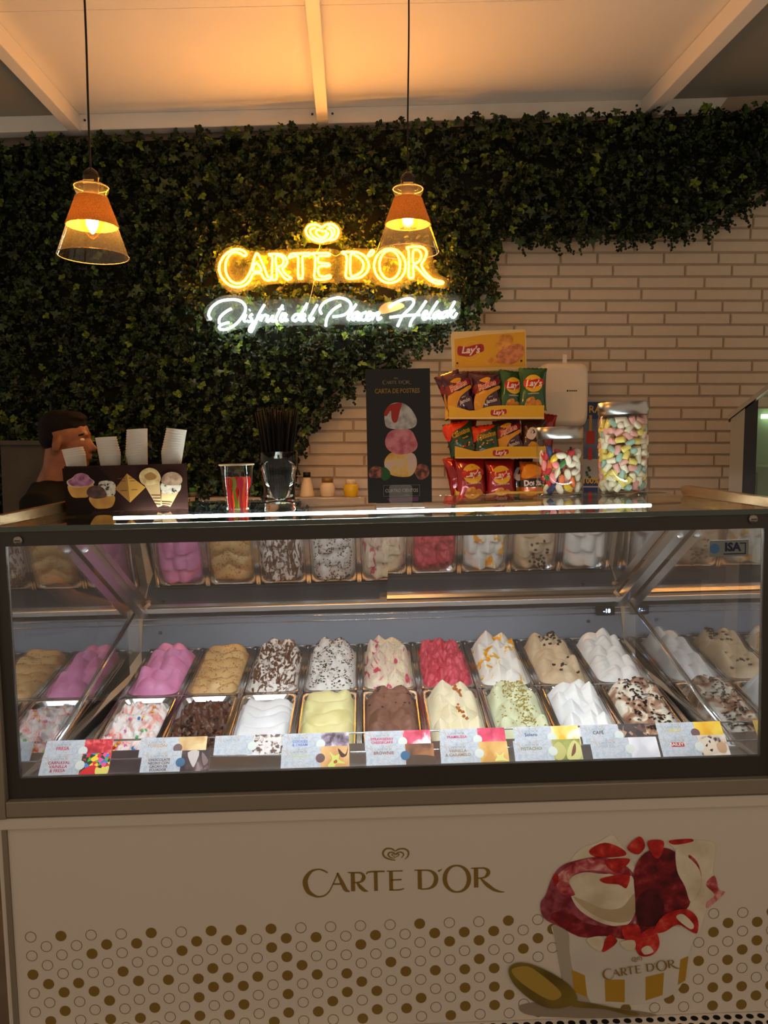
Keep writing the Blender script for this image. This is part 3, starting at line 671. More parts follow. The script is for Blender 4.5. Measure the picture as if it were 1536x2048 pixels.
# glazing and frame
b = BM(); o_ = [(-0.867, 0.741), (0.867, 0.741), (0.867, 1.3425), (-0.867, 1.3425)]; i_ = rrect(-HX, HX, 0.787, 1.311, 0.008, 3)
def ring_plate(b, x0, x1, z0, z1, ix0, ix1, iz0, iz1, y0, y1):
    for q in ((x0, x1, z0, iz0), (x0, x1, iz1, z1), (x0, ix0, iz0, iz1), (ix1, x1, iz0, iz1)): add_box(b, q[0], q[1], y0, y1, q[2], q[3])
ring_plate(b, -0.867, 0.867, 0.741, 1.3425, -HX, HX, 0.787, 1.311, -0.006, 0.006); obj('front_frame', b, dark_grey, case)
cbox('front_glass', -HX, HX, -0.003, 0.0, 0.787, 1.311, front_pane, label='clear upright front pane')
for s in (-1, 1):
    x0, x1 = (HX, HX + 0.004) if s > 0 else (-HX - 0.004, -HX)
    slab('side_glass', [(0.008, 0.76), (0.008, 1.338), (0.33, 1.338), (0.93, 0.985), (0.93, 0.83), (0.235, 0.737)], x0, x1, side_pane)
    b = BM(); add_tube(b, [(s * (HX - 0.004), 0.10, 0.762), (s * (HX - 0.004), 0.55, 0.885), (s * (HX - 0.004), 0.90, 0.985)], 0.0045, 6); obj('side_edge_rail', b, chrome, case)
    # sloping rail that carries the rear doors
    b = BM(); w = 0.03; add_prism(b, [(s * 0.832, 0.335, 1.322), (s * 0.832, 0.90, 0.987), (s * 0.832, 0.905, 0.95), (s * 0.832, 0.30, 1.31)], (-s * 0.03, 0, 0)); rl_ = obj('door_side_rail', b, steel, case)
    b = BM(); M_ = T(s * 0.817, 0.405, 1.25) @ RX(PI / 2 - 0.5); add_lathe(b, [(0.010, 0), (0.010, 0.006), (0.007, 0.007)], 12, M=M_); obj('rail_bolt', b, chrome, rl_)
    b = BM(); add_lathe(b, [(0.006, 0), (0.006, 0.03)], 10, M=T(s * 0.80, 0.86, 0.995) @ RY(-s * 0.9) @ RX(0.5)); obj('door_stop', b, mat('tan_rubber', (190, 150, 110), 0.6), case)
    sp_ = cpt(37, 1081, 1, -0.006) if s < 0 else cpt(1505, 1038, 1, -0.006)
    b = BM(); add_lathe(b, [(0.0, 0.0), (0.0105, 0.0), (0.0105, 0.004), (0.009, 0.006), (0.0, 0.0062)], 20, False, False, M=T(sp_.x, -0.006, sp_.z) @ RX(PI / 2)); lk = obj('frame_screw', b, mat('screw_steel', (0.30, 0.28, 0.24), 0.35, 1.0), case)
    cbox('screw_slot', sp_.x - 0.006, sp_.x + 0.006, -0.0127, -0.012, sp_.z - 0.0012, sp_.z + 0.0012, black_plastic, lk)
    slab('top_trim_bar', [(-0.012, 1.356), (-0.012, 1.376), (0.49, 1.384), (0.505, 1.380), (0.505, 1.366), (0.49, 1.356)], s * 0.872 - 0.011, s * 0.872 + 0.011, mat('bronze_trim', (196, 160, 116), 0.25, 0.8))
    cbox('liner_side', s * (HX - 0.004) - 0.002, s * (HX - 0.004) + 0.002, 0.24, 0.92, 0.735, 0.765, steel)
cbox('top_glass', -0.872, 0.872, -0.011, 0.78, 1.3437, 1.355, top_pane, label='greenish glass counter plate')
cbox('glass_edge', -0.872, 0.872, -0.0125, -0.0112, 1.3437, 1.355, mat('green_glass_edge', (24, 52, 38), 0.1, coat=1.0))
# rear sliding doors
def door(x0, x1, off):
    nrm = Vector((0, 0.508, 0.861)) * off
    b = BM(); a0 = Vector((0, 0.335, 1.316)) + nrm; a1 = Vector((0, 0.893, 0.988)) + nrm; d = Vector((0, 0.508, 0.861)) * 0.004
    add_prism(b, [a0 + Vector((x0, 0, 0)), a0 + Vector((x1, 0, 0)), a1 + Vector((x1, 0, 0)), a1 + Vector((x0, 0, 0))], d); o = obj('rear_door', b, door_pane, case, 'slanted rear sliding glass door mirroring the tubs')
    b = BM(); e = Vector((0, 0.508, 0.861)) * 0.006; add_prism(b, [a1 + Vector((x0, 0, 0)), a1 + Vector((x1, 0, 0)), a1 + Vector((x1, -0.008, 0.005)), a1 + Vector((x0, -0.008, 0.005))], e); obj('door_edge', b, chrome, o)
    return o
door(-0.80, 0.012, 0.0); door(-0.012, 0.80, 0.012)
cbox('door_top_rail', -0.83, 0.83, 0.300, 0.336, 1.312, 1.326, steel)
cbox('door_bottom_rail', -0.835, 0.835, 0.893, 0.94, 0.968, 0.985, steel, bev=0.002)
# lamps of the case
b = BM(); add_tube(b, [(-0.735, 0.40, 1.336), (0.735, 0.40, 1.336)], 0.005, 8); obj('led_tube', b, led_m, case, 'bright white LED tube under the counter plate')
cbox('led_profile', -0.82, 0.82, 0.008, 0.034, 1.3255, 1.3385, steel)
cbox('led_strip', -0.81, 0.81, 0.011, 0.031, 1.3235, 1.3253, led_m)
# liner and deck
cbox('liner_floor', -HX + 0.002, HX - 0.002, 0.02, 0.985, 0.656, 0.660, mat('dark_liner', (60, 60, 62), 0.5))
slab('card_ledge', [(0.008, 0.770), (0.20, 0.765), (0.222, 0.700), (0.222, 0.661), (0.020, 0.661), (0.020, 0.736), (0.008, 0.736)], -HX + 0.003, HX - 0.003, steel)
slab('rear_panel', [(0.930, 0.661), (0.930, 0.83), (0.972, 0.955), (0.985, 0.955), (0.985, 0.661)], -HX + 0.002, HX - 0.002, mat('rear_steel', (0.085, 0.09, 0.105), 0.34, 0.5, bump=0.03, bscale=60))
slab('rear_rail', [(0.962, 0.955), (0.962, 0.966), (1.0, 0.966), (1.0, 0.955)], -HX + 0.002, HX - 0.002, chrome)
for z_ in (0.916, 0.934):
    y_ = 0.930 + (z_ - 0.83) / 0.125 * 0.042; b = BM(); add_tube(b, [(-HX + 0.004, y_ - 0.002, z_), (HX - 0.004, y_ - 0.002, z_)], 0.0018, 6); obj('rear_strip', b, chrome, case)
dp = cbox('temperature_display', 0.748, 0.812, 0.944, 0.962, 0.912, 0.940, black_plastic, bev=0.002)
tx = obj('digits', text('-18', 0.019, bold=0.0006), emit('display_blue', (0.45, 0.62, 1.0), 5.0), dp); tx.location = (0.783, 0.9435, 0.926)
for x in (-0.775, 0.72): 
    b = BM(); add_lathe(b, [(0.006, 0), (0.006, 0.003)], 12, M=T(x, 0.948, 0.89) @ RX(PI / 2 - 0.35)); obj('plug', b, black_plastic, case)
# maker's sticker on the front pane
q0 = cpt(1419, 1081, 1, -0.0045); q1 = cpt(1497, 1112, 1, -0.0045)
st_ = cbox('maker_sticker', q0.x, q1.x, -0.0042, -0.0036, q1.z, q0.z, mat('sticker_film', (120, 128, 124), 0.5))
cx_, cz_ = (q0.x + q1.x) / 2, (q0.z + q1.z) / 2; H_ = q0.z - q1.z
b = BM(); disc(b, q0.x + 0.012, cz_, 0.011, -0.0046, 16); obj('sticker_mark', b, mat('sticker_blue', (60, 110, 160), 0.5), st_)
navy = mat('navy_ink', (16, 22, 66), 0.5)
t_ = obj('sticker_lettering', text('ISA', 0.026, bold=0.0012), navy, st_); t_.location = (cx_ + 0.008, -0.0046, cz_ + 0.002)
b = BM(); xr = q1.x - 0.006
for q in ((cx_ - 0.012, xr, cz_ - 0.014, cz_ - 0.0115), (xr - 0.0025, xr, cz_ - 0.014, cz_ + 0.012), (xr - 0.014, xr, cz_ + 0.0095, cz_ + 0.012)): add_poly(b, [(q[0], -0.0046, q[2]), (q[1], -0.0046, q[2]), (q[1], -0.0046, q[3]), (q[0], -0.0046, q[3])])
obj('sticker_frame', b, navy, st_)
# tub grid
TX0 = -0.802; TP = 0.18
ROWS = [((0.235, 0.728), (0.578, 0.776)), ((0.584, 0.778), (0.922, 0.835))]
for (ya, za), (yb, zb) in ROWS:
    for k in range(10):
        x = TX0 + TP * k
        b = BM(); 
        for dx in ((-0.0045, 0.0045) if 0 < k < 9 else (0.0,)):
            add_prism(b, [(x + dx - 0.003, ya, za + 0.004), (x + dx + 0.003, ya, za + 0.004), (x + dx + 0.003, ya, za - 0.01), (x + dx - 0.003, ya, za - 0.01)], (0, yb - ya, zb - za))
        add_prism(b, [(x - 0.006, ya, za - 0.002), (x + 0.006, ya, za - 0.002), (x + 0.006, ya, za - 0.006), (x - 0.006, ya, za - 0.006)], (0, yb - ya, zb - za))
        obj('tub_divider', b, chrome, case)
for y_, z_ in ((0.581, 0.778), (0.233, 0.728), (0.925, 0.836)):
    cbox('cross_bar', TX0 - 0.01, TX0 + 9 * TP + 0.01, y_ - 0.0025, y_ + 0.0025, z_ - 0.012, z_ + 0.003, chrome)
# ================================================================== tubs of ice cream
TW, TL = 0.0815, 0.1675           # half width and half length of a tub rim
pan_m = mat('tub_steel', (0.74, 0.74, 0.75), 0.16, 1.0)
def pan_mesh():
    b = BM(); out = rrect(-TW, TW, -TL, TL, 0.012, 4); lip = rrect(-TW + 0.006, TW - 0.006, -TL + 0.006, TL - 0.006, 0.026, 4); bot = rrect(-TW + 0.016, TW - 0.016, -TL + 0.016, TL - 0.016, 0.026, 4)
    mid = rrect(-TW + 0.0025, TW - 0.0025, -TL + 0.0025, TL - 0.0025, 0.016, 4)
    Z = [(out, -0.006), (out, -0.0010), (mid, 0.0), (lip, 0.0), (bot, -0.010), (rrect(-TW + 0.018, TW - 0.018, -TL + 0.018, TL - 0.018, 0.024, 4), -0.034)]
    rings = [[b.verts.new((x, y, z)) for x, y in o] for o, z in Z]
    for a, c in zip(rings, rings[1:]):
        for k in range(len(a)): b.faces.new((a[k], a[(k + 1) % len(a)], c[(k + 1) % len(a)], c[k]))
    b.faces.new(rings[-1]); bmesh.ops.recalc_face_normals(b, faces=b.faces)
    me = bpy.data.meshes.new('pan'); b.to_mesh(me); b.free(); me.materials.append(pan_m); return me
PAN = pan_mesh()
def sstep(a, b, x):
    t = max(0.0, min(1.0, (x - a) / (b - a))); return t * t * (3 - 2 * t)
def make_height(style, H, seed, fill=1.0):
    r = random.Random(seed); lobes = []
    if style in ('petal', 'peak'):
        rows = 5
        for j in range(rows):
            cy = 0.92 - 1.55 * j / (rows - 1)
            for k in range(3 if j % 2 else 2):
                cx = ((k - 1) * 0.66 if j % 2 else (k - 0.5) * 0.70) + r.uniform(-0.12, 0.12)
                lobes.append((cx, cy + r.uniform(-0.10, 0.10), r.uniform(0.40, 0.56), r.uniform(0.42, 0.66), r.uniform(0.65, 1.2), r.uniform(-0.6, 0.6)))
    off = Vector((r.uniform(0, 50), r.uniform(0, 50), r.uniform(0, 50)))
    def h(u, v):          # u across, v along (-1 near the customer, +1 at the back)
        edge = (1 - abs(u) ** 7) * sstep(-1.05, -0.80, v) * (1 - sstep(0.82, 1.02, v) * 0.9)
        base = 0.46 * H * edge * (0.42 + 0.58 * sstep(-0.9, 0.75, v)) * (0.72 + 0.28 * (1 - u * u)) * fill + 0.010 * edge
        k = 0.0
        if style in ('petal', 'peak'):
            for cx, cy, rx, ry, hh, sl in lobes:
                dx = abs(u - cx - sl * (v - cy) * 0.3) / rx; t_ = (v - cy) / ry
                if dx < 1.0 and -1.0 < t_ < 0.15:
                    q = (1 + t_) ** 0.8 if t_ < 0 else 1 - (t_ / 0.15) ** 1.3
                    k = max(k, hh * q * ((1 - dx ** 1.7) if style == 'petal' else (1 - dx) ** 0.9))
            k *= 0.030 if style == 'petal' else 0.034
            k += 0.0035 * abs(noise.noise(Vector((u * 2.5 + v, v * 11, 9)) + off)) + 0.003 * noise.noise(Vector((u * 3, v * 5, 0)) + off)
        elif style == 'wave':
            w = v * 9 + 1.6 * math.cos(u * 2.1) + noise.noise(Vector((u, v, 0)) * 2 + off)
            k = 0.014 * (abs(math.sin(w)) ** 0.6) + 0.010 * noise.noise(Vector((u * 1.6, v * 2.5, 3)) + off)
        elif style == 'rough':
            k = 0.026 * noise.fractal(Vector((u * 2.4, v * 4.2, 0)) + off, 0.8, 2.1, 5) + 0.012 * abs(noise.noise(Vector((u * 4, v * 7, 5)) + off))
        return -0.016 + base + k * max(0.0, min(1.0, edge * 1.6))
    return h
def cream_mesh(h, nx=52, ny=96):
    b = BM(); g = []
    for j in range(ny + 1):
        v = -1 + 2 * j / ny; row = []
        for i in range(nx + 1):
            u = -1 + 2 * i / nx
            x = u * math.sqrt(1 - 0.16 * abs(v) ** 8) * (TW - 0.0085); y = v * math.sqrt(1 - 0.10 * abs(u) ** 6) * (TL - 0.009)
            row.append(b.verts.new((x, y, h(u, v))))
        g.append(row)
    for j in range(ny):
        for i in range(nx): b.faces.new((g[j][i], g[j][i + 1], g[j + 1][i + 1], g[j + 1][i])).smooth = True
    return b
def surf(h, u, v, up=0.0): return Vector((u * (TW - 0.0085), v * (TL - 0.009), h(u, v) + up))
def cream_mat(name, a, b_, sc=14, **k): return ramp_mat('cream_' + name, [(0.3, a), (0.7, b_)], sc, 3, 0.42, sss=0.12, bump=0.10, bscale=130, **k)
def ripple_mat(name, stops, sc, dist=0.8, stretch=(1, 1, 1), detail=4): return ramp_mat('cream_' + name, stops, sc, detail, 0.42, dist=dist, stretch=stretch, sss=0.1, bump=0.1, bscale=130)
choc_m = mat('dark_chocolate', (44, 26, 18), 0.4); nut_m = mat('nut_crumb', (176, 118, 54), 0.6); cookie_m = mat('cookie_black', (26, 20, 18), 0.6); milk_m = mat('milk_chocolate', (104, 66, 44), 0.45)
pist_m = mat('pistachio_crumb', (168, 140, 50), 0.6, var=0.3, vscale=200); fudge_m = mat('caramel_piece', (180, 104, 44), 0.4); curl_m = mat('chocolate_curl', (62, 38, 28), 0.45)
def bits(name, h, parent, m_, n, size, seed, pick, flat=0.5, kind='stuff'):
    r = random.Random(seed); b = BM(); k = 0; t = 0
    while k < n and t < n * 30:
        t += 1; u, v = r.uniform(-0.9, 0.9), r.uniform(-0.95, 0.95)
        if not pick(u, v, r): continue
        p = surf(h, u, v, size * 0.15); s = size * r.uniform(0.6, 1.3)
        M = Matrix.Rotation(r.uniform(0, 6.28), 3, 'Z') @ Matrix.Rotation(r.uniform(-0.6, 0.6), 3, 'X')
        vs = [b.verts.new(p + M @ Vector(q)) for q in ((-s, -s * 0.6, 0), (s, -s * 0.45, 0), (s * 0.8, s * 0.6, 0), (-s * 0.7, s * 0.5, 0), (r.uniform(-.3, .3) * s, 0, s * flat), )]
        for a, c in ((0, 1), (1, 2), (2, 3), (3, 0)): b.faces.new((vs[a], vs[c], vs[4]))
        b.faces.new((vs[3], vs[2], vs[1], vs[0])); k += 1
    return obj(name, b, m_, parent, kind=kind)
def curls(h, parent, n, seed, pick, m_=None, L0=0.014):
    r = random.Random(seed); b = BM(); k = 0; t = 0
    while k < n and t < n * 30:
        t += 1; u, v = r.uniform(-0.9, 0.9), r.uniform(-0.95, 0.95)
        if not pick(u, v, r): continue
        p = surf(h, u, v, 0.002); a = r.uniform(0, 6.28); L = L0 * r.uniform(0.5, 1.2); w = 0.003; c0 = r.uniform(0.3, 1.0)
        M = Matrix.Rotation(a, 3, 'Z') @ Matrix.Rotation(r.uniform(-0.5, 0.5), 3, 'Y')
        prev = None
        for i in range(5):
            s = i / 4 - 0.5; z = -c0 * s * s * L
            e = (b.verts.new(p + M @ Vector((s * L, -w, z + 0.002))), b.verts.new(p + M @ Vector((s * L, w, z + 0.003))))
            if prev: b.faces.new((prev[0], prev[1], e[1], e[0]))
            prev = e
        k += 1
    return obj('chocolate_shavings', b, m_ or curl_m, parent, kind='stuff')
anyw = lambda u, v, r: abs(u) < 0.85
FL = [  # name, style, height, material, row, column, label
 (1, 0, 'petal', 0.050, cream_mat('strawberry', (214, 122, 172), (236, 158, 204)), 'tub of pink strawberry ice cream folded into petals, leftmost of the back row'),
 (1, 1, 'wave', 0.052, cream_mat('turron', (204, 160, 98), (222, 186, 128)), 'tub of tan nougat ice cream sprinkled with brown crumbs in the back row'),
 (1, 2, 'petal', 0.058, ripple_mat('stracciatella', [(0.40, (94, 60, 44)), (0.47, (120, 82, 62)), (0.52, (236, 230, 222)), (0.7, (246, 242, 236))], 60, 1.2, (1, 0.35, 1)), 'tub of white ice cream streaked with milk chocolate in the back row'),
 (1, 3, 'petal', 0.060, ripple_mat('cookies', [(0.28, (150, 128, 112)), (0.40, (226, 220, 212)), (0.7, (246, 243, 238))], 26), 'tub of white ice cream with black cookie crumbs in the back row'),
 (1, 4, 'peak', 0.060, ripple_mat('cheesecake', [(0.37, (206, 70, 92)), (0.41, (232, 206, 190)), (0.6, (240, 228, 196)), (0.8, (232, 216, 160))], 22, 1.5, (1, 0.4, 1)), 'tub of cream ice cream with thin red ripple and crumbs, middle of the back row'),
 (1, 5, 'rough', 0.058, cream_mat('raspberry', (196, 44, 66), (222, 84, 104), 24), 'tub of rough raspberry red sorbet in the back row'),
 (1, 6, 'peak', 0.062, ripple_mat('mango', [(0.36, (234, 150, 20)), (0.41, (246, 196, 60)), (0.44, (244, 240, 228)), (0.7, (248, 246, 242))], 24, 0.6), 'tub of white ice cream with yellow mango sauce in the back row'),
 (1, 7, 'petal', 0.056, cream_mat('coffee', (206, 178, 140), (224, 202, 168)), 'tub of beige coffee ice cream with dark coffee beans in the back row'),
 (1, 8, 'petal', 0.058, cream_mat('lemon', (232, 230, 226), (248, 246, 242)), 'tub of plain white ice cream, rightmost of the back row'),
 (0, 0, 'rough', 0.036, ripple_mat('carnival', [(0.33, (228, 120, 110)), (0.42, (240, 196, 186)), (0.5, (246, 240, 236))], 22, 1.0), 'tub of white and pink ice cream with coloured candies, leftmost of the front row'),
 (0, 1, 'rough', 0.026, cream_mat('dark_choc', (72, 42, 30), (110, 70, 50), 40), 'tub of half scooped dark chocolate ice cream with curls in the front row'),
 (0, 2, 'wave', 0.030, cream_mat('white_scooped', (226, 228, 230), (246, 246, 246)), 'tub of half scooped smooth white ice cream in the front row'),
 (0, 3, 'wave', 0.046, cream_mat('vanilla', (222, 212, 142), (236, 228, 170)), 'tub of pale yellow vanilla ice cream in the front row'),
 (0, 4, 'petal', 0.056, cream_mat('brownie', (112, 76, 60), (140, 98, 80)), 'tub of brown chocolate ice cream in wavy folds, middle of the front row'),
 (0, 5, 'peak', 0.056, cream_mat('van_caramel', (230, 216, 174), (240, 230, 198)), 'tub of cream ice cream with caramel pieces in the front row'),
 (0, 6, 'petal', 0.056, cream_mat('pistachio', (206, 210, 170), (222, 226, 190)), 'tub of pale green pistachio ice cream with golden crumbs in the front row'),
 (0, 7, 'peak', 0.050, cream_mat('nata', (234, 236, 236), (250, 250, 248)), 'tub of pure white ice cream in tall peaks in the front row'),
 (0, 8, 'petal', 0.046, ripple_mat('irish_cream', [(0.38, (150, 108, 84)), (0.48, (190, 154, 126)), (0.56, (236, 226, 206)), (0.7, (244, 238, 224))], 22, 0.8), 'tub of cream and brown ice cream with chocolate shavings, rightmost of the front row'),
]
for row, col, style, H, m_, lab in FL:
    (ya, za), (yb, zb) = ROWS[row]; x = TX0 + TP * (col + 0.5)
    if row == 0: zb += 0.006; za = zb - (yb - ya) * math.tan(0.224)      # the front tubs lean towards the customer
    M = CASE @ T(x, (ya + yb) / 2, (za + zb) / 2 + 0.002) @ RX(math.atan2(zb - za, yb - ya))
    t = thing('ice_cream_tub', lab, 'ice cream', M, 'tubs of ice cream in the display case')
    obj('pan', PAN, None, t)
    hf = make_height(style, H, 31 * row + col + 5)
    if (row, col) in ((0, 1), (0, 2), (0, 0)):       # part of the back has been scooped out
        h0 = hf; hf = (lambda u, v, h0=h0: h0(u, v) - 0.020 * sstep(0.25, 0.85, v) * (1 - 0.3 * u * u))
    c = obj('ice_cream', cream_mesh(hf), m_, t)
    key = (row, col); sd = row * 50 + col
    if key == (1, 1): bits('nut_crumbs', hf, c, nut_m, 380, 0.0030, sd, lambda u, v, r: r.random() < 0.3 + 0.7 * (noise.noise(Vector((u * 3, v * 4, 2))) > 0))
    if key == (1, 2): curls(hf, c, 90, sd, anyw, milk_m, 0.010); bits('chocolate_flakes', hf, c, milk_m, 160, 0.0024, sd, anyw, 0.3)
    if key == (1, 3): bits('cookie_crumbs', hf, c, cookie_m, 420, 0.0036, sd, lambda u, v, r: r.random() < 0.25 + 0.75 * (noise.noise(Vector((u * 3, v * 5, 7))) > -0.05))
    if key == (1, 4): bits('biscuit_crumbs', hf, c, mat('biscuit', (226, 200, 130), 0.7), 150, 0.0026, sd, lambda u, v, r: abs(u - 0.25) < 0.4)
    if key == (0, 5):
        r = random.Random(5)
        for k in range(34):
            u, v = [(0.15 + 0.2 * k / 10, 0.75 - 0.3 * k / 10), (0.1 + 0.25 * (k - 10) / 10, 0.2 - 0.5 * (k - 10) / 10), (-0.1 + 0.3 * (k - 20) / 14, -0.55 - 0.3 * (k - 20) / 14)][0 if k < 10 else (1 if k < 20 else 2)]
            u += r.uniform(-0.07, 0.07); v += r.uniform(-0.03, 0.03); b = BM(); s = r.uniform(0.0026, 0.004); add_box(b, -s, s, -s, s, -s, s); o = obj('caramel_piece', b, fudge_m, c); o.location = surf(hf, u, v, 0.001); o.rotation_euler = (r.random() * 3, r.random() * 3, r.random() * 3)
    if key == (0, 6): bits('pistachio_crumbs', hf, c, pist_m, 460, 0.0032, sd, lambda u, v, r: (abs(u) < 0.28 + 0.3 * r.random() and v > 0.25) or (abs(u - 0.15) < 0.35 * r.random() + 0.05) or r.random() < 0.08, 0.8)
    if key == (0, 8): curls(hf, c, 150, sd, lambda u, v, r: r.random() < 0.35 + 0.65 * (abs(u) < 0.5), choc_m, 0.013)
    if key == (0, 1): curls(hf, c, 110, sd, lambda u, v, r: v < 0.2, choc_m, 0.016); curls(hf, c, 60, sd + 1, lambda u, v, r: v < 0.0, milk_m, 0.018)
    if key == (0, 4): bits('brownie_bits', hf, c, choc_m, 22, 0.004, sd, lambda u, v, r: v > 0.2)
    if key == (1, 7):
        b = BM(); add_ball(b, (0, 0, 0), (0.0062, 0.0045, 0.0034), 10, 6); add_box(b, -0.0058, 0.0058, -0.0005, 0.0005, 0.0022, 0.0037); bmesh.ops.recalc_face_normals(b, faces=b.faces)
        bean = bpy.data.meshes.new('coffee_bean'); b.to_mesh(bean); b.free(); bean.materials.append(mat('coffee_bean', (48, 28, 18), 0.35))
        r = random.Random(9)
        for k in range(34):
            u, v = (r.gauss(0.15, 0.22), r.gauss(0.72, 0.16)) if k < 20 else (r.uniform(-0.3, 0.75), r.uniform(-0.75, 0.6))
            u = max(-0.8, min(0.8, u)); v = max(-0.9, min(0.92, v)); o = obj('coffee_bean', bean, None, c); o.location = surf(hf, u, v, 0.002); o.rotation_euler = (r.uniform(-0.5, 0.5), r.uniform(-0.5, 0.5), r.uniform(0, 6.28))
    if key == (0, 0):
        cols = [(220, 50, 50), (60, 130, 210), (240, 190, 60), (90, 190, 110), (230, 110, 170), (240, 140, 50)]
        cms = [mat('candy_%d' % i, q, 0.25) for i, q in enumerate(cols)]; cme = []
        for q in cms:
            b = BM(); add_ball(b, (0, 0, 0), (0.0052, 0.0052, 0.0036), 9, 5); me_ = bpy.data.meshes.new('candy'); b.to_mesh(me_); b.free(); me_.materials.append(q); cme.append(me_)
        r = random.Random(4)
        for k in range(46):
            u, v = (r.uniform(-0.8, 0.85), r.uniform(-0.86, -0.55)) if k < 32 else (r.uniform(-0.3, 0.6), r.uniform(-0.6, 0.5))
            o = obj('candy', cme[r.randrange(6)], None, c); o.location = surf(hf, u, v, 0.002); o.rotation_euler = (r.uniform(-0.6, 0.6), r.uniform(-0.6, 0.6), 0)

# ================================================================== flavour cards on the ledge
card_m = ramp_mat('card_paper', [(0.42, (176, 186, 198)), (0.52, (196, 204, 212)), (0.6, (184, 182, 182))], 60, 3, 0.5, dist=1.5)
seal_w = mat('seal_white', (214, 222, 214), 0.5); seal_g = mat('seal_green', (150, 156, 84), 0.5); seal_d = mat('seal_dark', (110, 84, 84), 0.5); seal_b = mat('seal_blue', (60, 104, 140), 0.5)
grey_ink = mat('grey_gold_ink', (150, 150, 136), 0.5)
def photo(name, stops, sc=50, kind='noise', dist=0.5, const=False): return ramp_mat('photo_' + name, stops, sc, 4, 0.45, kind=kind, dist=dist, const=const)
PH = {
 'fresa': photo('fresa', [(0.35, (150, 16, 30)), (0.55, (206, 34, 50)), (0.75, (236, 130, 120))], 60), 'turron': photo('turron', [(0.4, (196, 150, 90)), (0.6, (232, 206, 150))], 20),
 'strac': photo('strac', [(0.42, (90, 62, 54)), (0.5, (214, 206, 200)), (0.7, (234, 230, 226))], 90), 'cookies': photo('cookies', [(0.35, (60, 40, 50)), (0.5, (150, 130, 150)), (0.65, (236, 232, 236))], 40),
 'cheese': photo('cheese', [(0.4, (190, 30, 60)), (0.52, (222, 90, 120)), (0.6, (240, 224, 226))], 24), 'framb': photo('framb', [(0.3, (160, 16, 50)), (0.5, (222, 50, 90)), (0.7, (240, 120, 140))], 30),
 'solero': photo('solero', [(0.4, (240, 180, 30)), (0.5, (246, 214, 110)), (0.6, (240, 240, 240))], 16), 'cafe': photo('cafe', [(0.4, (40, 24, 18)), (0.6, (96, 60, 44)), (0.75, (170, 130, 100))], 70, 'cell'),
 'limon': photo('limon', [(0.4, (230, 170, 20)), (0.6, (246, 214, 80))], 14), 'carn': photo('carn', [(0.0, (40, 60, 30)), (0.2, (222, 40, 60)), (0.35, (60, 130, 200)), (0.5, (250, 210, 60)), (0.65, (90, 180, 70)), (0.8, (230, 90, 160)), (0.9, (60, 40, 30))], 120, 'cell', const=True),
 'choc': photo('choc', [(0.4, (36, 22, 26)), (0.6, (84, 60, 60)), (0.7, (150, 130, 130))], 30), 'vain': photo('vain', [(0.4, (206, 150, 90)), (0.6, (232, 190, 130))], 12), 'brown': photo('brown', [(0.42, (90, 56, 34)), (0.55, (156, 98, 56)), (0.7, (176, 120, 70))], 20),
 'vcar': photo('vcar', [(0.4, (206, 150, 70)), (0.6, (236, 196, 120)), (0.75, (240, 230, 210))], 16), 'pist': photo('pist', [(0.35, (70, 60, 40)), (0.45, (150, 156, 70)), (0.65, (200, 196, 130))], 18), 'nata': photo('nata', [(0.4, (206, 208, 216)), (0.6, (240, 240, 244))], 14), 'bail': photo('bail', [(0.35, (70, 46, 40)), (0.42, (214, 196, 176)), (0.7, (236, 228, 216))], 40)}
CW, CH, CT = 0.158, 0.052, 0.0012
def tint(c): return mat('ink_%d_%d_%d' % c, c, 0.5)
def card(x0, y0, z0, lean, lines, col, ph, seal, lab, extra=None, size=0.0095):
    M = CASE @ T(x0 + CW / 2, y0, z0) @ RX(-lean)
    t = thing('flavour_card', lab, 'label card', M, 'flavour cards on the ledge of the display case')
    b = BM(); add_box(b, -CW / 2, CW / 2, 0, CT, 0, CH); obj('card', b, card_m, t)
    px0 = CW * 0.08
    b = BM(); add_poly(b, [(px0, -0.0003, 0.0), (CW / 2, -0.0003, 0.0), (CW / 2, -0.0003, CH), (px0, -0.0003, CH)]); obj('photo_print', b, PH[ph], t)
    o = obj('logo_print', logo_mesh(0.042), grey_ink, t); o.location = (-CW * 0.24, -0.0004, CH - 0.010)
    n = len(lines); zt = CH - 0.0205
    for i, s in enumerate(lines):
        o = obj('lettering', text(s, size, bold=0.00018), tint(col), t); o.location = (-CW * 0.24, -0.0004, zt - i * size * 0.95)
    b = BM(); disc(b, px0 - 0.001, CH * 0.47, 0.0108, -0.0006, 20); disc(b, px0 - 0.001, CH * 0.47, 0.0088, -0.0008, 20, mi=1); disc(b, px0 - 0.001, CH * 0.47, 0.0064, -0.0010, 18, mi=2)
    q = {'g': (seal_w, seal_g, seal_g), 'd': (seal_d, seal_w, seal_d), 'b': (seal_b, seal_w, seal_b)}[seal]; obj('seal_print', b, list(q), t)
    if extra: extra(t, px0)
def shapes(lst):
    def f(t, px0):
        d = -0.0004
        for pts, c in lst:
            d -= 0.00015; b = BM(); add_poly(b, [(px0 + x * (CW / 2 - px0), d, z * CH) for x, z in cat(pts, 3, True)]); b.normal_update(); bmesh.ops.triangulate(b, faces=b.faces); obj('picture_print', b, tint(c), t)
    return f
flower = [([(0.25, 0.1), (0.4, 0.4), (0.3, 0.75), (0.5, 0.55), (0.7, 0.7), (0.62, 0.4), (0.85, 0.2), (0.55, 0.2), (0.45, 0.0)], (206, 216, 110)), ([(0.45, 0.3), (0.55, 0.38), (0.58, 0.25), (0.48, 0.2)], (170, 80, 30)), ([(0.6, 0.9), (0.85, 0.6), (0.95, 0.95), (0.9, 0.55), (0.7, 0.5)], (70, 40, 30))]
fz = cpt(148, 1552, 1, 0.022).z
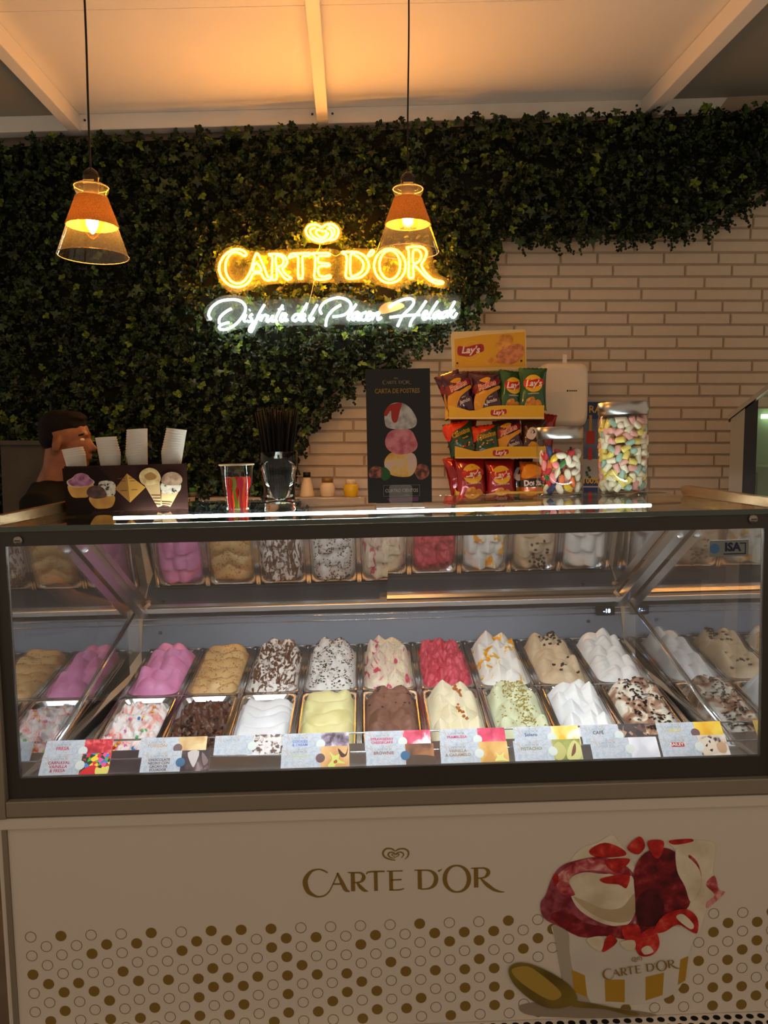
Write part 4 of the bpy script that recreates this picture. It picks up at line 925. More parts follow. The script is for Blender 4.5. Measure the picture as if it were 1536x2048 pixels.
FR = [(-0.812, ['CARNAVAL', 'VAINILLA', '& FRESA'], (176, 60, 80), 'carn', 'g', 'flavour card reading CARNAVAL VAINILLA & FRESA beside coloured sweets', shapes([([(0.0, 0.0), (0.2, 0.35), (0.5, 0.45), (0.65, 0.2), (0.6, 0.0)], (214, 40, 40)), ([(0.6, 0.0), (0.55, 0.35), (0.75, 0.3), (1.0, 0.4), (0.95, 0.0)], (226, 216, 110))])),
 (-0.582, ['CHOCOLATE', 'NEGRO CON', 'CACAO DE', 'ECUADOR'], (84, 62, 66), 'choc', 'b', 'flavour card reading CHOCOLATE NEGRO CON CACAO DE ECUADOR', shapes([([(0.2, 0.9), (0.6, 0.95), (0.5, 0.3), (0.4, 0.3)], (200, 190, 186)), ([(0.7, 0.9), (0.95, 0.5), (0.8, 0.3)], (130, 110, 110))])),
 (-0.259, ['VAINILLA'], (196, 206, 160), 'vain', 'd', 'flavour card reading VAINILLA with a pale green vanilla flower', shapes(flower)),
 (-0.062, ['BROWNIE'], (140, 90, 80), 'brown', 'b', 'flavour card reading BROWNIE with a brown cake slice', shapes([([(0.1, 0.0), (0.15, 0.45), (1.0, 0.4), (1.0, 0.0)], (84, 60, 44))])),
 (0.111, ['VAINILLA', '& CARAMELO'], (160, 130, 90), 'vcar', 'g', 'flavour card reading VAINILLA & CARAMELO', shapes([([(0.5, 0.1), (0.6, 0.3), (0.55, 0.5), (0.7, 0.35), (0.85, 0.5), (0.82, 0.25), (0.98, 0.1), (0.75, 0.12)], (224, 220, 130))])),
 (0.283, ['PISTACHO'], (140, 140, 96), 'pist', 'g', 'flavour card reading PISTACHO with open pistachio nuts', shapes([([(0.05, 0.1), (0.0, 0.6), (0.25, 0.9), (0.45, 0.5), (0.3, 0.1)], (190, 186, 110)), ([(0.45, 0.1), (0.55, 0.6), (0.8, 0.95), (1.0, 0.5), (0.85, 0.05)], (206, 204, 130)), ([(0.6, 0.2), (0.7, 0.6), (0.82, 0.8), (0.78, 0.4)], (120, 70, 50))])),
 (0.464, ['NATA'], (170, 176, 186), 'nata', 'g', 'flavour card reading NATA with a picture of whipped cream', None),
 (0.628, ['BAILEYS'], (230, 224, 214), 'bail', 'g', 'flavour card with a red oval mark beside a speckled scoop and a coffee glass', shapes([([(0.15, 0.1), (0.05, 0.5), (0.3, 0.9), (0.55, 0.7), (0.6, 0.2)], (222, 206, 186)), ([(0.62, 0.2), (0.62, 0.6), (0.92, 0.6), (0.88, 0.2)], (196, 160, 124)), ([(0.2, 0.5), (0.3, 0.6), (0.25, 0.45)], (60, 36, 30)), ([(0.35, 0.7), (0.42, 0.75), (0.4, 0.6)], (60, 36, 30)), ([(0.3, 0.3), (0.42, 0.35), (0.38, 0.22)], (60, 36, 30))]))]
for x0, ln, c, ph, sl_, lab, ex in FR:
    def ex2(t, px0, ex=ex, ln=ln):
        if ex: ex(t, px0)
        if ln == ['BAILEYS']:
            b = BM(); add_poly(b, [(x, -0.00035, z) for x, z in rrect(-CW * 0.24 - 0.017, -CW * 0.24 + 0.017, CH - 0.026, CH - 0.0155, 0.004)]); obj('oval_print', b, tint((170, 40, 40)), t)
    card(x0, 0.022, fz, 0.75, ln, c, ph, sl_, lab, ex2, 0.0082 if len(ln) > 3 else (0.0098 if len(ln) > 1 else 0.0105))
BK = [(-0.825, ['FRESA'], (206, 60, 80), 'fresa', 'g', 'flavour card reading FRESA with a strip of red strawberries, behind the candy card'), (-0.601, ['TURRÓN'], (206, 160, 110), 'turron', 'd', 'flavour card reading TURRÓN with a nougat bar'), (-0.424, ['STRACCIATELLA'], (190, 200, 206), 'strac', 'g', 'flavour card with white and dark chocolate flakes standing alone without a card before it'),
 (-0.261, ['COOKIES', '& CREAM'], (90, 130, 206), 'cookies', 'g', 'flavour card reading COOKIES & CREAM in blue letters'), (-0.065, ['STRAWBERRY', 'CHEESECAKE'], (206, 50, 90), 'cheese', 'g', 'flavour card reading STRAWBERRY CHEESECAKE in red letters'), (0.115, ['FRAMBUESA'], (206, 60, 100), 'framb', 'g', 'flavour card reading FRAMBUESA with pink raspberries'),
 (0.294, ['Solero'], (30, 70, 110), 'solero', 'g', 'flavour card with blue slanted lettering and yellow fruit'), (0.457, ['CAFÉ'], (70, 60, 60), 'cafe', 'g', 'flavour card reading CAFÉ with dark coffee beans'), (0.642, ['LIMÓN'], (226, 206, 110), 'limon', 'd', 'flavour card with yellow lemon slices at the right end')]
for x0, ln, c, ph, sl_, lab in BK: card(x0, 0.078, fz + 0.012, 0.75, ln, c, ph, sl_, lab, None, 0.0088 if len(ln) > 1 or len(ln[0]) > 8 else 0.0115)
# chrome rods the cards lean on
for y_, z_ in ((0.058, fz + 0.022), (0.094, fz + 0.008), (0.132, fz + 0.040)):
    b = BM(); add_tube(b, [(-HX + 0.005, y_, z_), (HX - 0.005, y_, z_)], 0.0022, 6); obj('card_rod', b, chrome, case)
# ================================================================== things on the counter plate
ZP = 1.3551
def onp(x, y, z=ZP): return CASE @ T(x, y, z)
# ---- dark cup box with printed sundaes
BX = thing('cup_holder_box', 'dark brown cardboard box printed with sundaes and cones holding stacks of paper cups', 'box', onp(-0.694, 0.40) @ RZ(0.24))
BW, BD, BH = 0.315, 0.12, 0.124
brown = ramp_mat('box_print', [(0.35, (32, 13, 8)), (0.5, (48, 20, 12)), (0.65, (36, 17, 12))], 6, 3, 0.6, spec=0.15)
b = BM(); th = 0.003
for q in ((-BW / 2, BW / 2, 0, th), (-BW / 2, BW / 2, BD - th, BD)): add_box(b, q[0], q[1], q[2], q[3], 0, BH)
for q in ((-BW / 2, -BW / 2 + th), (BW / 2 - th, BW / 2)): add_box(b, q[0], q[1], th, BD - th, 0, BH)
add_box(b, -BW / 2 + th, BW / 2 - th, th, BD - th, 0, 0.004); obj('box_body', b, brown, BX)
b = BM(); ring_y = BD / 2
def grid_plate(holes):
    bb = BM(); xs = [-BW / 2 + th] + [x for h in holes for x in (h - 0.030, h + 0.030)] + [BW / 2 - th]
    for i in range(len(xs) - 1):
        if i % 2 == 0: add_box(bb, xs[i], xs[i + 1], th, BD - th, BH - 0.006, BH - 0.003)
        else:
            add_box(bb, xs[i], xs[i + 1], th, ring_y - 0.030, BH - 0.006, BH - 0.003); add_box(bb, xs[i], xs[i + 1], ring_y + 0.030, BD - th, BH - 0.006, BH - 0.003)
    return bb
SX = [-0.122, -0.044, 0.034, 0.112]
b.free(); obj('top_plate', grid_plate(SX), brown, BX)
# print: px in crop (120,900) scale 5.69 -> face coordinates
def bf(x, z_): return ((x - 735) / 1310 * BW, (700 - z_) / 530 * BH)
lay = [-0.0004]
def bprint(pts, m_, sm=True):
    lay[0] -= 0.00012; bb = BM(); q = cat(pts, 4, True) if sm else pts
    add_poly(bb, [(bf(x, z)[0], lay[0], bf(x, z)[1]) for x, z in q]); bb.normal_update(); bmesh.ops.triangulate(bb, faces=bb.faces); obj('sundae_print', bb, m_, BX)
gold_c = ramp_mat('print_gold', [(0.35, (176, 116, 34)), (0.65, (226, 170, 74))], 18, 2, 0.4); lila = ramp_mat('print_lilac', [(0.35, (120, 60, 96)), (0.6, (186, 120, 156))], 60, 4, 0.45); choc_p = ramp_mat('print_choc', [(0.35, (50, 28, 22)), (0.65, (92, 56, 44))], 60, 4, 0.45)
chip_p = ramp_mat('print_chip', [(0.38, (40, 28, 26)), (0.44, (196, 180, 160)), (0.7, (222, 208, 186))], 90, 3, 0.45); van_p = ramp_mat('print_vanilla', [(0.35, (176, 136, 76)), (0.65, (226, 196, 140))], 40, 4, 0.45); nut_p = ramp_mat('print_nut', [(0.35, (130, 92, 70)), (0.65, (180, 144, 118))], 70, 4, 0.45); white_p = tint((206, 190, 168)); cone_p = tint((206, 166, 116))
bprint([(60,190),(430,185),(560,330),(340,720),(80,735)], mat('box_dark', (30, 15, 10), 0.6, spec=0.15), False)
bprint([(120,370),(370,365),(325,510),(240,528),(145,510)], gold_c); bprint([(100,340),(160,300),(200,262),(262,250),(320,275),(345,310),(388,350),(360,385),(240,410),(130,395)], white_p); bprint([(112,340),(165,305),(200,265),(262,252),(318,278),(340,312),(380,350),(330,392),(240,402),(150,390)], lila)
bprint([(330,520),(580,510),(565,640),(450,664),(370,640)], gold_c); bprint([(430,370),(520,342),(595,370),(610,440),(580,520),(470,500)], chip_p); bprint([(300,470),(330,415),(400,395),(470,420),(505,480),(500,530),(400,548),(325,520)], choc_p)
bprint([(735,268),(600,440),(755,605)], tint((150, 100, 36)), False); bprint([(735,268),(930,435),(755,605)], tint((206, 150, 60)), False)
for zz, x0, x1 in ((325, 630, 715), (355, 670, 715), (465, 660, 730)): bprint([(x0, zz - 5), (x1, zz - 5), (x1, zz + 4), (x0, zz + 4)], tint((90, 54, 20)), False)
for zz, x0, x1 in ((322, 755, 800), (355, 765, 820), (458, 775, 840)): bprint([(x0, zz - 5), (x1, zz - 5), (x1, zz + 4), (x0, zz + 4)], tint((120, 74, 26)), False)
bprint([(915,400),(1085,370),(1090,660),(1050,670)], cone_p, False); bprint([(865,310),(900,240),(980,208),(1060,240),(1098,320),(1080,380),(990,410),(900,395)], van_p); bprint([(920,300),(990,260),(1050,300),(1040,340),(960,350)], tint((150, 104, 50)))
bprint([(1100,480),(1300,480),(1190,672),(1090,655)], cone_p, False); bprint([(1098,400),(1200,380),(1310,400),(1300,490),(1200,520),(1110,500)], chip_p); bprint([(1105,350),(1140,290),(1220,262),(1300,290),(1335,350),(1310,410),(1200,420),(1120,400)], nut_p)
for k in range(4): bprint([(985 + 14 * k, 520 + 36 * k), (1085, 525 + 36 * k), (1085, 537 + 36 * k), (990 + 14 * k, 532 + 36 * k)], choc_p, False)
for k in range(3): bprint([(1100, 600 + 24 * k), (1215 - 18 * k, 615 + 24 * k), (1210 - 18 * k, 624 + 24 * k), (1100, 611 + 24 * k)], choc_p, False)
# ---- stacked paper cups: each cup a thing of its own
def cup_mesh():
    bb = BM(); add_lathe(bb, [(0.0190, 0.0), (0.0190, 0.002), (0.0278, 0.106), (0.0282, 0.1065), (0.0284, 0.1078), (0.0281, 0.1085), (0.0275, 0.1083), (0.0185, 0.004)], 28, True, True)
    bmesh.ops.recalc_face_normals(bb, faces=bb.faces); me = bpy.data.meshes.new('paper_cup'); bb.to_mesh(me); bb.free(); me.materials.append(paper_white); return me
CUP = cup_mesh()
def cup_logo(parent):
    me = logo_mesh(0.034)
    for v in me.vertices:
        z = 0.078 + v.co.z; r = 0.0190 + 0.0088 * (z - 0.002) / 0.104 + 0.0004; a = v.co.x / r; v.co = (r * math.sin(a), -r * math.cos(a), z)
    o = obj('logo_print', me, mat('cup_ink', (176, 160, 124), 0.5), parent); return o
STK = [(4, -0.13, 0.03, 'leftmost leaning stack of the cup box, the shortest one'), (8, -0.01, 0.02, 'second stack from the left in the cup box'), (11, -0.10, -0.10, 'third stack from the left in the cup box, leaning left'), (11, 0.06, 0.02, 'rightmost stack in the cup box')]
for (n, ly, lx, where), sx in zip(STK, SX):
    for k in range(n):
        M = BX.matrix_world @ T(sx, ring_y, 0.045) @ RY(ly)
        bend = 0.0 if k < 2 else (k - 1) * 0.012 * (1 if sx > 0 else -1)
        c = tag(obj('paper_cup', CUP, None), 'white paper cup in the ' + where, 'cup', 'stacked white paper cups'); c.matrix_world = M @ T(bend * 0.06, 0, 0.0068 * k) @ RY(bend * 0.5)
        if k == 0: cup_logo(c)
# ---- clear cup with coloured spoons
M0 = onp(-0.395, 0.385)
thin = pane('clear_plastic', (0.95, 0.94, 0.93), 0.03, fres=1.4)
pc_ = thing('plastic_cup', 'clear plastic cup of red, orange and green spoons standing beside the tumbler of straws', 'cup', M0)
b = BM(); add_lathe(b, [(0.0, 0.002), (0.030, 0.002), (0.0315, 0.0), (0.0315, 0.004), (0.044, 0.116), (0.0465, 0.117), (0.0468, 0.1195), (0.0440, 0.1200)], 36, False, False); obj('cup_wall', b, thin, pc_)
b = BM(); add_lathe(b, [(0.0440, 0.1165), (0.0470, 0.1165), (0.0472, 0.1205), (0.0440, 0.1208)], 36, False, False); obj('cup_rim', b, mat('milky_rim', (214, 196, 168), 0.3), pc_)
r = random.Random(21)
def spoon_mesh(m_):
    bb = BM(); add_prism(bb, [(x, -0.0008, z) for x, z in cat([(-0.004, 0.0), (0.004, 0.0), (0.0032, 0.045), (0.009, 0.056), (0.009, 0.076), (0.0, 0.082), (-0.009, 0.076), (-0.009, 0.056), (-0.0032, 0.045)], 3, True)], (0, 0.0016, 0)); bb.normal_update(); bmesh.ops.triangulate(bb, faces=bb.faces); bmesh.ops.recalc_face_normals(bb, faces=bb.faces)
    me = bpy.data.meshes.new('plastic_spoon'); bb.to_mesh(me); bb.free(); me.materials.append(m_); return me
def tpl(name, c): return mat(name, c, 0.2, trans=0.35)
SPC = [('red', spoon_mesh(tpl('spoon_red', (230, 40, 30)))), ('orange', spoon_mesh(tpl('spoon_orange', (240, 96, 30)))), ('green', spoon_mesh(tpl('spoon_green', (150, 190, 40)))), ('pink', spoon_mesh(tpl('spoon_pink', (226, 60, 90)))), ('purple', spoon_mesh(tpl('spoon_purple', (110, 50, 120))))]
order = [0, 1, 0, 3, 2, 0, 1, 4, 3, 0, 1, 0, 2, 3, 1, 0]
for k, q in enumerate(order):
    a = 2 * PI * k / len(order) + r.uniform(-0.1, 0.1); rr = 0.021 + 0.004 * (k % 2)
    nm, me_ = SPC[q]; o = tag(obj('plastic_spoon', me_, None), 'small %s plastic spoon inside the clear cup' % nm, 'spoon', '%s spoons in the clear cup' % nm)
    o.matrix_world = M0 @ T(rr * math.cos(a), rr * math.sin(a), 0.0045) @ RZ(a + PI / 2) @ RX(0.09) @ RY(r.uniform(-0.14, 0.14))
# ---- tumbler with black straws
M1 = onp(-0.268, 0.262)
tm = thing('glass_tumbler', 'tall clear glass tumbler with stepped wall holding black straws', 'glass', M1)
gl_m = mat('tumbler_glass', (0.97, 0.98, 0.98), 0.01, trans=1.0, ior=1.45)
b = BM(); add_lathe(b, [(0.0, 0.0), (0.036, 0.0), (0.039, 0.003), (0.0395, 0.016), (0.0385, 0.020), (0.041, 0.090), (0.0435, 0.102), (0.046, 0.108), (0.0485, 0.150), (0.0475, 0.1505), (0.0450, 0.1085), (0.0420, 0.102), (0.0385, 0.090), (0.0355, 0.020), (0.0, 0.018)], 36, False, False); obj('tumbler_wall', b, gl_m, tm)
b = BM(); add_tube(b, [(0, 0, 0), (0, 0, 0.236)], 0.0031, 8); straw_me = bpy.data.meshes.new('straw'); b.to_mesh(straw_me); b.free(); straw_me.materials.append(mat('black_straw', (5, 5, 5), 0.7, spec=0.25)); 
for k in range(44):
    rr = 0.026 * math.sqrt((k + 0.5) / 44); a = k * 2.39996; o = tag(obj('drinking_straw', straw_me, None), 'black drinking straw in the glass tumbler', 'straw', 'black straws in the tumbler')
    base = Vector((rr * 0.75 * math.cos(a), rr * 0.75 * math.sin(a), 0.020)); top = Vector((rr * 2.15 * math.cos(a + 0.2), rr * 2.15 * math.sin(a + 0.2), 0.020 + 0.236 * r.uniform(0.97, 1.0)))
    d = (top - base).normalized(); o.matrix_world = M1 @ Matrix.Translation(base) @ d.to_track_quat('Z', 'Y').to_matrix().to_4x4() @ Matrix.Diagonal((1, 1, r.uniform(0.97, 1.02), 1))
# ---- menu board in an acrylic foot
mc = cpt(800, 1006, 1, 0.30)
PW, PH_ = 0.166, 0.345
MB_ = thing('menu_board', 'tall black dessert menu board with three stacked scoops in a clear stand', 'menu', onp(mc.x, 0.295) @ RY(0.004) @ RX(-0.03))
b = BM(); add_box(b, -PW / 2, PW / 2, 0, 0.003, 0.012, 0.012 + PH_); obj('board', b, mat('menu_black', (12, 10, 10), 0.28), MB_)
def mf(x, y): return ((x - 1018) / 520 * PW, 0.012 + (1545 - y) / 1095 * PH_)   # crop (560,640) scale 4.267
lay2 = [-0.0003]
def mprint(pts, m_, sm=True, name='dessert_print'):
    lay2[0] -= 0.00012; bb = BM(); q = cat(pts, 4, True) if sm else pts
    add_poly(bb, [(mf(x, y)[0], lay2[0], mf(x, y)[1]) for x, y in q]); bb.normal_update(); bmesh.ops.triangulate(bb, faces=bb.faces); obj(name, bb, m_, MB_)
wsc = ramp_mat('scoop_white', [(0.35, (150, 146, 144)), (0.6, (206, 202, 198))], 50, 4, 0.4); psc = ramp_mat('scoop_pink', [(0.35, (190, 84, 100)), (0.6, (226, 140, 150))], 45, 4, 0.4); ysc = ramp_mat('scoop_yellow', [(0.38, (226, 160, 60)), (0.5, (236, 190, 110)), (0.62, (222, 190, 186))], 20, 4, 0.4); wal = ramp_mat('walnut_print', [(0.4, (70, 34, 24)), (0.6, (180, 96, 70))], 70, 4, 0.4)
mprint([(775,1270),(830,1240),(890,1270),(890,1330),(780,1335)], wal); mprint([(1150,1250),(1200,1230),(1255,1260),(1250,1330),(1180,1360),(1140,1300)], wal)
mprint([(900,1190),(960,1130),(1060,1125),(1140,1150),(1160,1230),(1130,1310),(1070,1335),(960,1320),(905,1270)], ysc)
mprint([(800,1215),(860,1255),(900,1250),(940,1290),(935,1340),(890,1362),(865,1320),(880,1280)], tint((30, 90, 40)))
mprint([(905,1040),(940,965),(1020,940),(1110,950),(1150,1010),(1168,1080),(1130,1130),(1020,1150),(930,1110)], psc)
mprint([(905,880),(910,800),(960,735),(1050,730),(1120,780),(1165,870),(1140,930),(1040,945),(930,930)], wsc)
mprint([(960,740),(1045,728),(1030,790),(1005,880),(975,885),(960,850),(955,790),(920,835),(900,815),(930,760)], tint((176, 40, 26)))
mprint([(910,1510),(1170,1500),(1165,1535),(940,1542)], tint((110, 50, 100)), False)
o = obj('logo_print', logo_mesh(0.074), tint((150, 130, 84)), MB_); x, z = mf(1010, 545); o.location = (x, -0.0008, z - 0.002)
def mtext(s, size, x, y, c, **k):
    o = obj('lettering', text(s, size, **k), tint(c), MB_); q = mf(x, y); o.location = (q[0], -0.0022, q[1]); return o
mtext('CARTA DE POSTRES', 0.0165, 1010, 632, (150, 116, 44), bold=0.0004, sx=0.78); mtext('CUATRO CIENTOS', 0.0125, 1032, 1447, (206, 200, 196), sx=0.80); mtext('coffee', 0.007, 1070, 1485, (150, 146, 142), shear=0.3)
b = BM(); q0, q1 = mf(885, 1492), mf(1180, 1400); 
for e in ((q0[0], q1[0], q0[1], q0[1] + 0.0006), (q0[0], q1[0], q1[1] - 0.0006, q1[1]), (q0[0], q0[0] + 0.0006, q0[1], q1[1]), (q1[0] - 0.0006, q1[0], q0[1], q1[1])): add_poly(b, [(e[0], -0.0022, e[2]), (e[1], -0.0022, e[2]), (e[1], -0.0022, e[3]), (e[0], -0.0022, e[3])])
obj('lettering_frame', b, tint((150, 140, 130)), MB_)
ac2 = pane('acrylic_stand', (0.93, 0.95, 0.97), 0.08)
b = BM(); add_box(b, -0.062, 0.062, -0.030, 0.040, 0.0, 0.012); obj('stand_base', b, ac2, MB_); b = BM(); add_prism(b, [(x, -0.0062, z) for x, z in rrect(-0.028, 0.032, 0.010, 0.058, 0.008)], (0, 0.0025, 0)); obj('stand_clip', b, ac2, MB_)
# ---- candy jars
jar_glass = pane('jar_glass', (0.97, 0.97, 0.955), 0.02, fres=1.4)
def jar(x, y, R, H, lid, label):
    M = onp(x, y); t = thing('candy_jar', label, 'jar', M, 'glass candy jars on the counter')
    bb = BM(); add_lathe(bb, [(0.0, 0.004), (R - 0.008, 0.004), (R - 0.003, 0.001), (R, 0.007), (R, H - lid - 0.008), (R - 0.003, H - lid - 0.003), (R - 0.004, H - lid)], 44, False, False); obj('jar_glass', bb, jar_glass, t)
    bb = BM(); add_lathe(bb, [(0.0, 0.0), (R - 0.006, 0.0), (R - 0.003, 0.003), (R - 0.008, 0.006), (0.0, 0.006)], 40, False, False); obj('jar_base', bb, mat('thick_glass', (0.95, 0.97, 1.0), 0.03, trans=1.0), t)
    bb = BM(); add_lathe(bb, [(R - 0.001, H - lid), (R + 0.0005, H - lid + 0.001), (R + 0.0005, H - 0.001), (R - 0.001, H), (0.0, H)], 44, True, False); obj('lid', bb, mat('lid_steel', (0.46, 0.44, 0.42), 0.30, 1.0), t)
    return M
J1x = cpt(1120, 990, 1, 0.64).x; J2x = cpt(1245.5, 988, 1, 0.64).x
M2 = jar(J1x, 0.64, 0.0695, 0.207, 0.036, 'short round glass jar of mixed gummy sweets with a steel lid')
M3 = jar(J2x, 0.64, 0.0735, 0.277, 0.038, 'tall glass jar full of pastel marshmallows with a steel lid')
r = random.Random(77)
mcol = {'white': (232, 222, 196), 'pink': (228, 168, 160), 'yellow': (228, 206, 110), 'blue': (158, 188, 176)}
mm = {}
for nme, c in mcol.items():
    bb = BM(); add_lathe(bb, [(0.0, -0.0140), (0.0080, -0.0138), (0.0094, -0.0124), (0.0095, 0.0), (0.0094, 0.0124), (0.0080, 0.0138), (0.0, 0.0140)], 12, False, False); me_ = bpy.data.meshes.new('marshmallow'); bb.to_mesh(me_); bb.free(); me_.materials.append(mat('marsh_' + nme, c, 0.7, var=0.03)); mm[nme] = me_
pts = []
def pack(R, z0, z1, dmin, n, layers):
    out = []; t = 0
    while len(out) < n and t < 60000:
        t += 1; rr = R - (0.0 if r.random() < 0.72 else 0.018); a = r.uniform(0, 2 * PI); p = Vector((rr * math.cos(a), rr * math.sin(a), r.uniform(z0, z1)))
        if all((p - q).length > dmin for q in out): out.append(p)
    return out
names = list(mcol)
for p in pack(0.0600, 0.019, 0.224, 0.0165, 290, 2):
    nme = r.choices(names, (34, 24, 27, 15))[0]; o = tag(obj('marshmallow', mm[nme], None), '%s cylinder marshmallow inside the tall jar' % nme, 'marshmallow', '%s marshmallows in the tall jar' % nme)
    a = math.atan2(p.y, p.x)   # lie along the glass
    o.matrix_world = M3 @ Matrix.Translation(p) @ RZ(a) @ RX(r.uniform(0, PI)) @ RY(r.uniform(-0.35, 0.35) if r.random() < 0.85 else PI / 2 - 0.2)
def gm(fn, name, m_):
    bb = BM(); fn(bb); bmesh.ops.recalc_face_normals(bb, faces=bb.faces); me_ = bpy.data.meshes.new(name); bb.to_mesh(me_); bb.free(); [me_.materials.append(q) for q in (m_ if isinstance(m_, list) else [m_])]; return me_
def egg(bb): add_ball(bb, (0, 0, 0), (0.0125, 0.0085, 0.0075), 12, 7)
def bean(bb): add_tube(bb, [(-0.012, 0, 0), (-0.006, 0.003, 0), (0, 0.004, 0), (0.006, 0.003, 0), (0.012, 0, 0)], [0.003, 0.0065, 0.0075, 0.0065, 0.003], 9)
def bottle(bb): add_lathe(bb, [(0.0, -0.018), (0.0065, -0.017), (0.007, -0.002), (0.0035, 0.007), (0.0035, 0.016), (0.0, 0.017)], 10, False, False)
def twoegg(bb): add_ball(bb, (0, 0, 0), (0.0145, 0.012, 0.005), 12, 6); add_ball(bb, (0, 0, 0.004), (0.006, 0.006, 0.004), 8, 5, mi=1)
wht = mat('gum_white', (216, 200, 180), 0.35); red = mat('gum_red', (206, 50, 60), 0.25, trans=0.2); grn = mat('gum_green', (60, 120, 60), 0.25, trans=0.2); yel = mat('gum_yellow', (232, 190, 40), 0.25, trans=0.2); orn = mat('gum_orange', (222, 110, 60), 0.25, trans=0.2); blu = mat('gum_blue', (44, 58, 96), 0.25, trans=0.2); pnk = mat('gum_pink', (226, 130, 130), 0.35)
GS = [('white egg-shaped sweet', gm(egg, 'gummy_sweet', wht), 22), ('red jelly sweet', gm(bean, 'gummy_sweet', red), 26), ('green jelly sweet', gm(bean, 'gummy_sweet', grn), 9), ('yellow jelly sweet', gm(egg, 'gummy_sweet', yel), 9), ('orange jelly sweet', gm(bean, 'gummy_sweet', orn), 8), ('blue bottle-shaped gummy', gm(bottle, 'gummy_sweet', blu), 5), ('pink soft sweet', gm(egg, 'gummy_sweet', pnk), 10), ('white and yellow fried-egg gummy', gm(twoegg, 'gummy_sweet', [wht, yel]), 8)]
for p in pack(0.0520, 0.020, 0.128, 0.0190, 110, 2):
    nme, me_, w_ = r.choices(GS, [q[2] for q in GS])[0]; o = tag(obj('gummy_sweet', me_, None), nme + ' in the short glass jar', 'sweet', nme + 's in the short jar'); a = math.atan2(p.y, p.x)
    o.matrix_world = M2 @ Matrix.Translation(p) @ RZ(a + PI / 2) @ RY(r.uniform(0, PI)) @ RX(r.uniform(-0.4, 0.4)); o.scale = (1.4, 1.15, 1.4)
# ================================================================== snack rack and bags
RY_ = 3.50                         # front of the trays
rk = thing('snack_rack', 'tall wire snack rack with yellow trays and a yellow header sign against the brick wall', 'rack')
ytray = mat('tray_yellow', (214, 170, 24), 0.4, var=0.05, vscale=8); ycream = mat('tray_cream', (224, 196, 136), 0.45); lred = mat('ribbon_red', (168, 30, 36), 0.4); lwhite = mat('print_white', (234, 222, 206), 0.45)
for px in (945, 1011):
    x = at(px, 800, 3.74).x; b = BM(); add_tube(b, [(x, 3.74, 0.966), (x, 3.74, at(px, 700, 3.74).z)], 0.006, 8); obj('post', b, black_plastic, rk)
b = BM(); add_box(b, at(900, 900, 3.6).x, at(1090, 900, 3.6).x, 3.50, 3.76, 0.966, 0.976); obj('base_plate', b, black_plastic, rk)
def brand(parent, size, m_text=None, ribbon=True, fn=None, off=(0, 0), base=0.0):
    """red ribbon with the white slanted word; fn maps flat (x, z, d) onto the surface"""
    fn = fn or (lambda x, z, d: (x, -d, z))
    if ribbon:
        b = BM(); q = [(-0.62, -0.16), (-0.58, 0.20), (-0.2, 0.16), (0.2, 0.24), (0.60, 0.26), (0.64, -0.06), (0.3, -0.16), (0.0, -0.30), (-0.45, -0.26)]
        add_poly(b, [fn(off[0] + x * size, off[1] + z * size, base + 0.0006) for x, z in cat(q, 4, True)]); b.normal_update(); bmesh.ops.triangulate(b, faces=b.faces); obj('ribbon_print', b, lred, parent)
    me = text("Lay's", size * 0.46, shear=0.25, bold=size * 0.014)
    for v in me.vertices: v.co = fn(off[0] + v.co.x, off[1] + v.co.z - size * 0.0, base + 0.0012)
    return obj('lettering', me, m_text or lwhite, parent)
TRAYS = []
for k, (xl, xr, yt, yb) in enumerate(((898, 1088, 812, 838), (910, 1092, 894, 917), (912, 1094, 984, 1008))):
    A = at(xl, yb, RY_); B = at(xr, yb, RY_); zt = at(xl, yt, RY_).z; zb = A.z; w = B.x - A.x; h = zt - zb
    tr_ = thing_part = bpy.data.objects.new('tray', None); COL.objects.link(tr_); tr_.parent = rk; tr_.location = (A.x, RY_, zb)
    outl = [(0, 0), (w, 0), (w, h * 1.05)] + [(w * (1 - t), h * (1.05 - 0.42 * math.exp(-((1 - t) - 0.24) ** 2 / 0.02) + 0.0)) for t in [i / 14 for i in range(1, 14)]] + [(0, h * 1.08)]
    b = BM(); add_prism(b, [(x, 0, z) for x, z in outl], (0, 0.004, 0)); obj('front_panel', b, ytray, tr_)
    b = BM(); add_poly(b, [(0, -0.0006, 0), (w, -0.0006, 0), (w, -0.0006, h * 0.16), (0, -0.0006, h * 0.12)]); obj('cream_edge', b, ycream, tr_)
    for s, x in ((-1, 0.0), (1, w)):
        b = BM(); add_prism(b, [(x, 0.004, 0), (x, 0.004, h * 1.05), (x + s * 0.0, 0.235, h * 1.7), (x, 0.235, 0)], (-s * 0.004, 0, 0)); obj('side_panel', b, ytray, tr_)
    b = BM(); add_box(b, 0.0, w, 0.004, 0.235, 0.0, 0.004); obj('tray_floor', b, ytray, tr_)
    b = BM(); add_box(b, 0.004, w - 0.004, 0.231, 0.235, 0.004, h * 1.2); obj('back_panel', b, ytray, tr_)
    brand(tr_, 0.056, off=(w * (0.52 if k == 0 else 0.50), h * 0.50))
    TRAYS.append((A.x, zb, w, h))
hs = bpy.data.objects.new('header_sign', None); COL.objects.link(hs); hs.parent = rk; hc = at(978, 701, 3.70); hs.location = hc; hs.rotation_euler = (0, -0.035, 0)
hw = (at(1053, 701, 3.70) - at(904, 701, 3.70)).x / 2; hh_ = (at(978, 661, 3.70) - at(978, 741, 3.70)).z / 2
b = BM(); add_prism(b, [(x, 0, z) for x, z in rrect(-hw, hw, -hh_, hh_, 0.014)], (0, 0.008, 0)); obj('sign_plate', b, ycream, hs)
